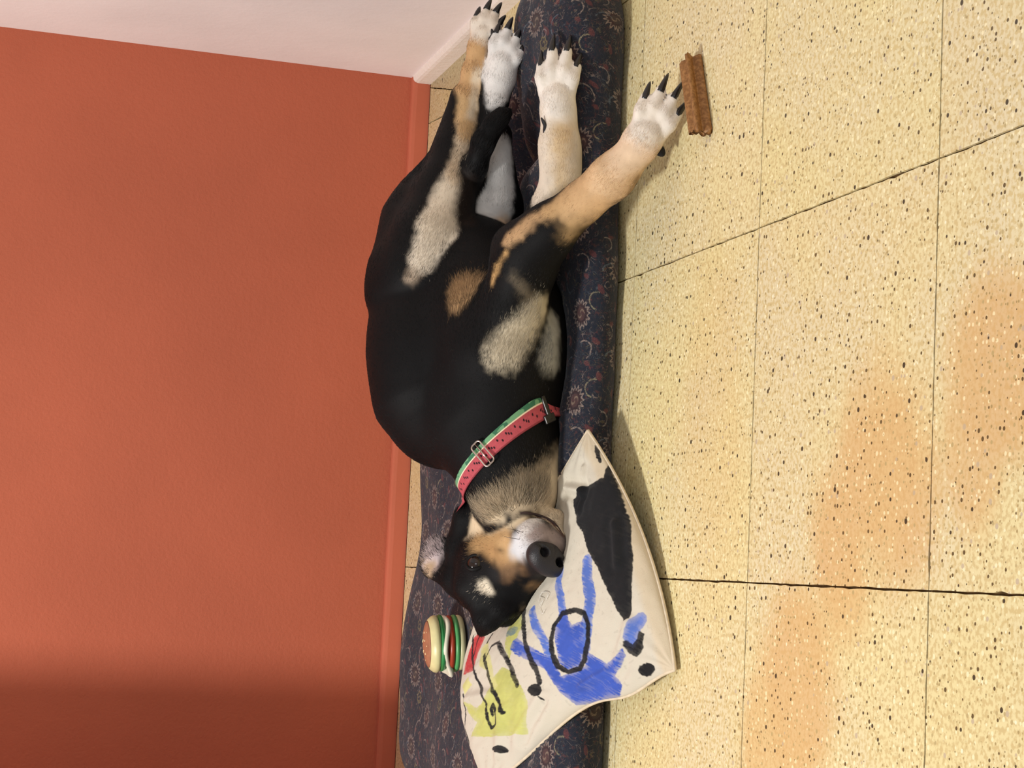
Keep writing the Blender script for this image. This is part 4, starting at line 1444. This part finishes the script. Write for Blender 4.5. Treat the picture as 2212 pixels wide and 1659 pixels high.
def make_eye(sg):
    o = hp(-.012, sg * .036, .000)
    d = nrm(sr * sg * .78 + m_ * .62 + cr * .12)
    p, n = on_dog(o + d * .12, -d)
    if p is None: return
    R = .0128
    c = p - d * (R * 0.60)
    bm = bmesh.new()
    bmesh.ops.create_uvsphere(bm, u_segments=40, v_segments=28, radius=R)
    e = bm_obj('eye', bm, M_EYE, dog, True)
    rot = Vector(d).to_track_quat('Z', 'Y')
    e.rotation_mode = 'QUATERNION'; e.rotation_quaternion = rot
    e.location = c - DOG0
    # lid rim, almond shaped, hugging the ball
    a1 = nrm(m_ - d * (m_ @ d)); a2 = np.cross(d, a1)
    pts = []
    for i in range(40):
        t = 2 * math.pi * i / 40
        x = .0116 * math.cos(t) + .0014 * max(0, math.cos(t)) ** 6; y = .0104 * math.sin(t)
        rr = math.hypot(x, y)
        zz = math.sqrt(max(1e-8, R * R - min(rr, R * .96) ** 2))
        pts.append(c + a1 * x + a2 * y + d * (zz + .0004) - DOG0)
    tube('eyelid', pts, .0027, M_LID, dog, 8, True)


make_eye(-1); make_eye(1)

# ---- claws
M_CLAW = plain('black_claw', srgb(24, 22, 24), 0.32, 0.5, bump=0.2, bscale=300)
for (p0, d, u, L) in CLAWS:
    pts, rs = [], []
    for i in range(9):
        t = i / 8
        pts.append(p0 - d * .004 + d * (L + .004) * t - u * (L * 0.42 * t * t) + u * .0015 - DOG0)
        rs.append(.0046 * (1 - t) ** 0.6 + .0007)
    tube('claw', pts, rs, M_CLAW, dog, 10)


def dewclaw(px, py, Y, q, r=.0034):
    a = P(px, py, Y); b = P(q[0], q[1], Y - .004)
    mid = (a + b) / 2 + nrm(np.cross(b - a, CAMF)) * .003
    tube('claw', [a - DOG0, (a * .5 + mid * .5) - DOG0, mid - DOG0, (b * .5 + mid * .5) - DOG0, b - DOG0], [r, r, r * .9, r * .7, r * .3], M_CLAW, dog, 10)


dewclaw(1178, 290, .452, (1169, 254))
dewclaw(1058, 88, .590, (1062, 62))
M_PAD = plain('black_paw_pad', srgb(28, 26, 27), 0.7, 0.25, bump=0.5, bscale=500)
bm = bmesh.new(); bmesh.ops.create_icosphere(bm, subdivisions=3, radius=1)
pad = bm_obj('carpal_pad', bm, M_PAD, dog, True)
pad.scale = (.016, .007, .009); pad.location = P(1418, 318, .262) - DOG0
pad.rotation_euler = (0.2, -0.5, 0.55)

# ---- collar: watermelon printed strap round the neck
CLINE = [(1022, 1018), (1048, 968), (1088, 932), (1140, 904), (1196, 888)]


def make_collar():
    hits = []
    for (x, y) in CLINE:
        o = P(x, y, .0); p, n = on_dog(CAM, o - CAM)
        if p is not None: hits.append(p)
    hits = np.array(hits)
    c0 = hits.mean(0)
    A = P(1055, 930, .545); B = P(1098, 1040, .515)
    ax = nrm(B - A)
    # plane through the visible line, leaning with the neck
    e1 = nrm(hits[-1] - hits[0]); e1 = nrm(e1)
    nn = nrm(ax - e1 * (ax @ e1))
    C = A + ax * (((c0 - A) @ nn) / (ax @ nn))
    x1 = nrm(e1); x2 = np.cross(nn, x1)
    nth, nv = 300, 15
    wid = .0245
    rad = np.zeros((nth, nv))
    for i in range(nth):
        a = 2 * math.pi * i / nth
        d = x1 * math.cos(a) + x2 * math.sin(a)
        for j in range(nv):
            o = C + nn * ((j / (nv - 1) - .5) * wid)
            p, n = on_dog(o + d * .22, -d)
            rad[i, j] = np.linalg.norm(p - o) if p is not None else np.nan
    med = np.nanmedian(rad)
    face = np.array([(x1 * math.cos(2 * math.pi * i / nth) + x2 * math.sin(2 * math.pi * i / nth)) @ CAMF for i in range(nth)])
    lim = np.where(face > -.15, 1.40, 1.02)[:, None] * med
    rad = np.where(np.isnan(rad), med, np.minimum(rad, lim))
    for _ in range(14):
        rad = (np.roll(rad, 1, 0) + rad * 2 + np.roll(rad, -1, 0)) / 4
    # the strap is stiff: straighten across the width
    v = np.linspace(-.5, .5, nv)
    lin = np.maximum(rad.mean(1, keepdims=True) + 0 * v, rad - .001)
    slope = (rad[:, -1:] - rad[:, :1]) * v[None] * .8
    rr = lin + slope + .0030
    th = np.linspace(0, 2 * math.pi, nth, endpoint=False)
    D = x1[None] * np.cos(th)[:, None] + x2[None] * np.sin(th)[:, None]
    outer = C + nn * (v * wid)[None, :, None] + D[:, None] * rr[..., None]
    inner = C + nn * (v * wid)[None, :, None] + D[:, None] * (rr - .0016)[..., None]
    return outer, inner, C, nn, D, rr


CO, CI, CC, CNN, CDIR, CRR = make_collar()


def finish_collar():
    nth, nv = CO.shape[:2]
    fin = 5
    from_v = np.linspace(0, nv - 1, (nv - 1) * fin + 1)
    def up(Aq):
        out = []
        for t in from_v:
            i = min(int(t), nv - 2); f = t - i
            out.append(Aq[:, i] * (1 - f) + Aq[:, i + 1] * f)
        Aq = np.stack(out, 1)
        B = np.empty((Aq.shape[0] * 3,) + Aq.shape[1:])
        nx = np.roll(Aq, -1, 0)
        for k in range(3): B[k::3] = Aq * (1 - k / 3) + nx * (k / 3)
        return B
    O = up(CO); I = CI
    n, m = O.shape[:2]
    idx = np.arange(n * m).reshape(n, m)
    jx = np.roll(idx, -1, 0)
    q = np.stack([idx[:, :-1], jx[:, :-1], jx[:, 1:], idx[:, 1:]], -1).reshape(-1, 4)
    n2, m2 = I.shape[:2]
    id2 = np.arange(n2 * m2).reshape(n2, m2) + n * m
    j2 = np.roll(id2, -1, 0)
    q2 = np.stack([id2[:, :-1], id2[:, 1:], j2[:, 1:], j2[:, :-1]], -1).reshape(-1, 4)
    Vv = np.concatenate([O.reshape(-1, 3), I.reshape(-1, 3)])
    arc = np.cumsum(np.linalg.norm(np.diff(O[:, m // 2], axis=0, append=O[:1, m // 2]), axis=1))
    a = np.repeat(arc[:, None], m, 1); v = np.repeat(np.linspace(0, 1, m)[None], n, 0)
    fl = np.stack([a.ravel(), v.ravel() * .029, np.zeros(n * m)], 1)
    col = np.tile(np.array(srgb(180, 80, 88)), (n * m, 1)) * (1 + .12 * vnoise(fl, 600, 31) + .06 * vnoise(fl, 120, 32))[:, None]
    vv = v.ravel(); aa = a.ravel()
    g = smooth(.26, .24, vv)
    gc = np.where((vnoise(fl, 170, 33) > 0.05)[:, None], np.array(srgb(62, 112, 84)), np.array(srgb(112, 160, 120)))
    col = col * (1 - g[:, None]) + gc * g[:, None]
    s = smooth(.225, .235, vv) * smooth(.30, .29, vv)
    col = col * (1 - s[:, None]) + np.array(srgb(238, 214, 186)) * s[:, None]
    # seeds in two staggered rows
    for (v0, off, per) in ((.50, 0.0, .0150), (.68, .006, .0150), (.60, .0105, .030)):
        da = (aa + off) % per - per / 2; dv = (vv - v0) * .029
        r = np.sqrt((da / .0013) ** 2 + (dv / .0023) ** 2)
        sd_ = smooth(1.1, .85, r)
        col = col * (1 - sd_[:, None]) + np.array(srgb(44, 26, 32)) * sd_[:, None]
    hem = smooth(.90, .94, vv)
    col = col * (1 - .45 * hem[:, None])
    cols = np.concatenate([np.clip(col, 0, 1), np.tile(np.array(srgb(120, 40, 48)), (n2 * m2, 1))])
    o = mesh_quads('collar', Vv - DOG0, np.concatenate([q, q2]), attr_mat('watermelon_webbing', 'print', .8, .2, .3, 1200), dog)
    set_color_attr(o.data, 'print', cols)
    o['label'] = 'watermelon printed collar strap'
    return o


collar = finish_collar()
M_CHROME = plain('worn_chrome', srgb(206, 190, 180), 0.22, 0.5, 1.0)
M_BLKPL = plain('black_plastic', srgb(30, 27, 26), 0.35, 0.4)


def collar_frame(px, py):
    """nearest place on the strap seen at a point of the photograph"""
    best = None
    d = nrm(P(px, py, .5) - CAM)
    flat = CO.reshape(-1, 3)
    w = flat - CAM
    t = w @ d
    perp = np.linalg.norm(w - t[:, None] * d, axis=1)
    k = np.argmin(perp + (t - t.min()) * 0.05)
    i, j = divmod(int(k), CO.shape[1])
    t1 = nrm(CO[(i + 1) % len(CO), 7] - CO[i - 1, 7])
    w1 = nrm(CO[i, -1] - CO[i, 0])
    return CO[i, 7], t1, w1, nrm(np.cross(t1, w1)) * (1 if np.cross(t1, w1) @ CDIR[i] > 0 else -1)


def slider(px, py):
    c, t, w, n = collar_frame(px, py)
    hw, hl, r = .0175, .0080, .0042
    pts = []
    for (sx, sy, a0) in ((1, 1, 0), (-1, 1, 90), (-1, -1, 180), (1, -1, 270)):
        for k in range(6):
            a = math.radians(a0 + 18 * k)
            pts.append(c + t * (sx * (hl - r) + r * math.cos(a)) + w * (sy * (hw - r) + r * math.sin(a)) + n * .0026 - DOG0)
    o = tube('slider_buckle', pts, .0013, M_CHROME, collar, 10, True)
    o['label'] = 'silver metal slider frame'
    tube('slider_bar', [c - w * (hw - .001) + n * .0018 - DOG0, c + w * (hw - .001) + n * .0018 - DOG0], .0011, M_CHROME, collar, 10)


slider(1042, 978)


def clip_(px, py):
    c, t, w, n = collar_frame(px, py)
    for (off, sz) in ((-.002, (.0065, .0345, .0050)), (.0165, (.018, .012, .0045))):
        bm = box_bm(sz, .0014, 2)
        o = bm_obj('clip_buckle', bm, M_BLKPL, collar)
        ww = np.cross(n, t)
        cen = c + t * 0 + n * .0030 + w * (.0 if off < 0 else .0150) + t * (off if off < 0 else -.004) - DOG0
        o.matrix_local = Matrix(((t[0], ww[0], n[0], cen[0]), (t[1], ww[1], n[1], cen[1]), (t[2], ww[2], n[2], cen[2]), (0, 0, 0, 1)))
    return o


clip_(1180, 900)

# ---- a pulled thread on the pillow
M_THREAD = plain('cotton_thread', srgb(226, 222, 212), 0.9, 0.1)
for th in (((1166, 1300), (1172, 1284), (1180, 1279), (1188, 1284), (1182, 1296)), ((1172, 1300), (1168, 1314), (1174, 1326), (1180, 1318)), ((1168, 1290), (1176, 1296), (1170, 1310))):
    pts = []
    for k_, (x, y) in enumerate(th):
        o_ = P(x, y, 0.3)
        loc, n, f, d = PIL_BVH.ray_cast(Vector(CAM), Vector(o_ - CAM))
        if loc is not None: pts.append(np.array(loc) + np.array(n) * (.0015 + .001 * (k_ % 2)) * (1 if n.z > 0 else -1))
    if len(pts) > 2: tube('loose_thread', flowing(pts), .0004, M_THREAD, pillow, 5)

# ---- dark lip line along the closed mouth
M_LIP = plain('dark_lip', srgb(58, 42, 40), 0.55, 0.3, var=.25, vscale=200)
lp = []
for (x, y) in ((1124, 1110), (1132, 1107), (1142, 1108), (1156, 1111), (1172, 1116), (1186, 1122), (1198, 1131), (1208, 1142), (1216, 1154)):
    p, n = on_dog(CAM, P(x, y, 0.4) - CAM)
    if p is not None and (not lp or np.linalg.norm(p + DOG0 * 0 - DOG0 - lp[-1]) < .03): lp.append(p - n * .0006 - DOG0)
lw = flowing(lp, 5)
tube('lip', lw, [.0009 + .0012 * math.sin(math.pi * min(1, (i + 1) / len(lw)) ) for i in range(len(lw))], M_LIP, dog, 8)

# ---- whiskers
M_WHISK = plain('dark_whisker', srgb(70, 60, 55), 0.4, 0.4)
for (x0, y0, x1, y1, Y) in ((1120, 1152, 1105, 1132, .425), (1122, 1165, 1085, 1157, .425), (1108, 1104, 1095, 1092, .45), (1156, 1103, 1154, 1092, .43), (1130, 1150, 1096, 1142, .42)):
    p, n = on_dog(CAM, P(x0, y0, 0.4) - CAM)
    if p is None: continue
    e = P(x1, y1, p[1] - .018)
    md = (p + e) / 2 + n * .004
    wp = flowing([p - DOG0, md - DOG0, e - DOG0])
    tube('whisker', wp, [.0004 - .0003 * i_ / len(wp) for i_ in range(len(wp))], M_WHISK, dog, 5)

# ---- short fur: strands that lie along the body
LONG = [((1110, 720), .06, 1.7), ((1150, 1040), .06, 1.5), ((1000, 625), .04, 2.0), ((940, 1200), .03, 1.8), ((1060, 290), .04, 1.8), ((1020, 350), .04, 1.5), ((925, 540), .05, 1.4), ((895, 370), .03, 1.8)]


def make_fur(total=220000, seg=4):
    a = np.linalg.norm(np.cross(DV[DQ[:, 2]] - DV[DQ[:, 0]], DV[DQ[:, 3]] - DV[DQ[:, 1]]), axis=1) * .5
    fc = DV[DQ].mean(1)
    fn = nrm_rows(DN[DQ].mean(1))
    wgt = a * np.where(fn[:, 2] < -0.55, 0.0, 1.0)
    # denser on the small, pale parts
    pale = coat(fc).mean(1)
    wgt = wgt * (1 + 1.5 * smooth(0.05, 0.3, pale))
    pick = RNG.choice(len(DQ), total, p=wgt / wgt.sum())
    uvw = RNG.random((total, 2))
    c4 = DV[DQ[pick]]
    u, v = uvw[:, :1], uvw[:, 1:]
    root = c4[:, 0] * (1 - u) * (1 - v) + c4[:, 1] * u * (1 - v) + c4[:, 2] * u * v + c4[:, 3] * (1 - u) * v
    nn = fn[pick]
    fl = flow_at(root)
    fl = fl + 0.25 * np.stack([vnoise(root, 40, 41), vnoise(root, 40, 42), vnoise(root, 40, 43)], 1) + 0.16 * RNG.normal(size=(total, 3))
    fl = fl - nn * (fl * nn).sum(1, keepdims=True)
    fl = nrm_rows(fl)
    L = np.full(total, .0125)
    # shorter on legs and face
    d0 = np.full(total, 1.0); 
    for pr in F.groups[0]:
        d0 = np.minimum(d0, prim_dist(pr, root))
    L = .0065 + .0065 * smooth(.012, .0, d0)
    hd = np.linalg.norm(root - hp(.0, 0, -.02), axis=1)
    L = L * (1.15 - 0.15 * smooth(.09, .12, hd))
    mz = np.linalg.norm(root - hp(.07, 0, -.03), axis=1)
    L = L * (0.7 + 0.3 * smooth(.05, .08, mz))
    for (q, r, k) in LONG:
        p, n = on_dog(CAM, P(q[0], q[1], .5) - CAM)
        if p is None: continue
        L = L * (1 + (k - 1) * np.exp(-((root - p) ** 2).sum(1) / r ** 2))
    for (q1, q2) in TOES:
        dt = np.minimum(np.linalg.norm(root - q1, axis=1), np.linalg.norm(root - q2, axis=1))
        L = L * (1 - .35 * np.exp(-(dt / .012) ** 2))
    L = L * RNG.uniform(.7, 1.2, total)
    # keep clear of the nose and eyes
    keep = (np.linalg.norm(root - hp(.1045, 0, -.004), axis=1) > .027)
    for sg in (-1, 1):
        keep &= np.linalg.norm(root - hp(-.006, sg * .043, .003), axis=1) > .0125
    root, nn, fl, L = root[keep], nn[keep], fl[keep], L[keep]
    n = len(root)
    lift = RNG.uniform(.10, .30, n)[:, None]
    pts = np.zeros((n, seg, 3), np.float32)
    for k in range(seg):
        t = k / (seg - 1)
        pts[:, k] = root - nn * .0008 + fl * (L[:, None] * t) + nn * (L[:, None] * lift * (t - .45 * t * t))
    # never poke below the surface they lie on
    col = coat(root + RNG.normal(0, .0030, root.shape) + fl * RNG.normal(0, .0080, (n, 1)), 1.0)
    pl = smooth(.12, .5, col.mean(1))
    col = col * (RNG.uniform(.60, 1.28, n) * (1 - pl) + RNG.uniform(.82, 1.22, n) * pl)[:, None]
    cu = bpy.data.hair_curves.new('fur')
    cu.add_curves([seg] * n)
    cu.attributes['position'].data.foreach_set('vector', (pts - DOG0.astype(np.float32)).ravel())
    rad = np.tile(np.array([1.0, .85, .55, .12], np.float32) * .00020, n)
    at = cu.attributes.get('radius') or cu.attributes.new('radius', 'FLOAT', 'POINT')
    at.data.foreach_set('value', rad)
    ca = cu.attributes.new('coat', 'FLOAT_COLOR', 'CURVE')
    c4_ = np.ones((n, 4), np.float32); c4_[:, :3] = np.clip(col, 0, 1)
    ca.data.foreach_set('color', c4_.ravel())
    cu.materials.append(M_FUR)
    o = bpy.data.objects.new('fur', cu); COL.objects.link(o); o.parent = dog
    o['kind'] = 'stuff'
    return o


def nrm_rows(v):
    return v / (np.linalg.norm(v, axis=1, keepdims=True) + 1e-12)


M_FUR = attr_mat('fur_strands', 'coat', 0.5, 0.22)
FUR = True
if FUR:
    make_fur()
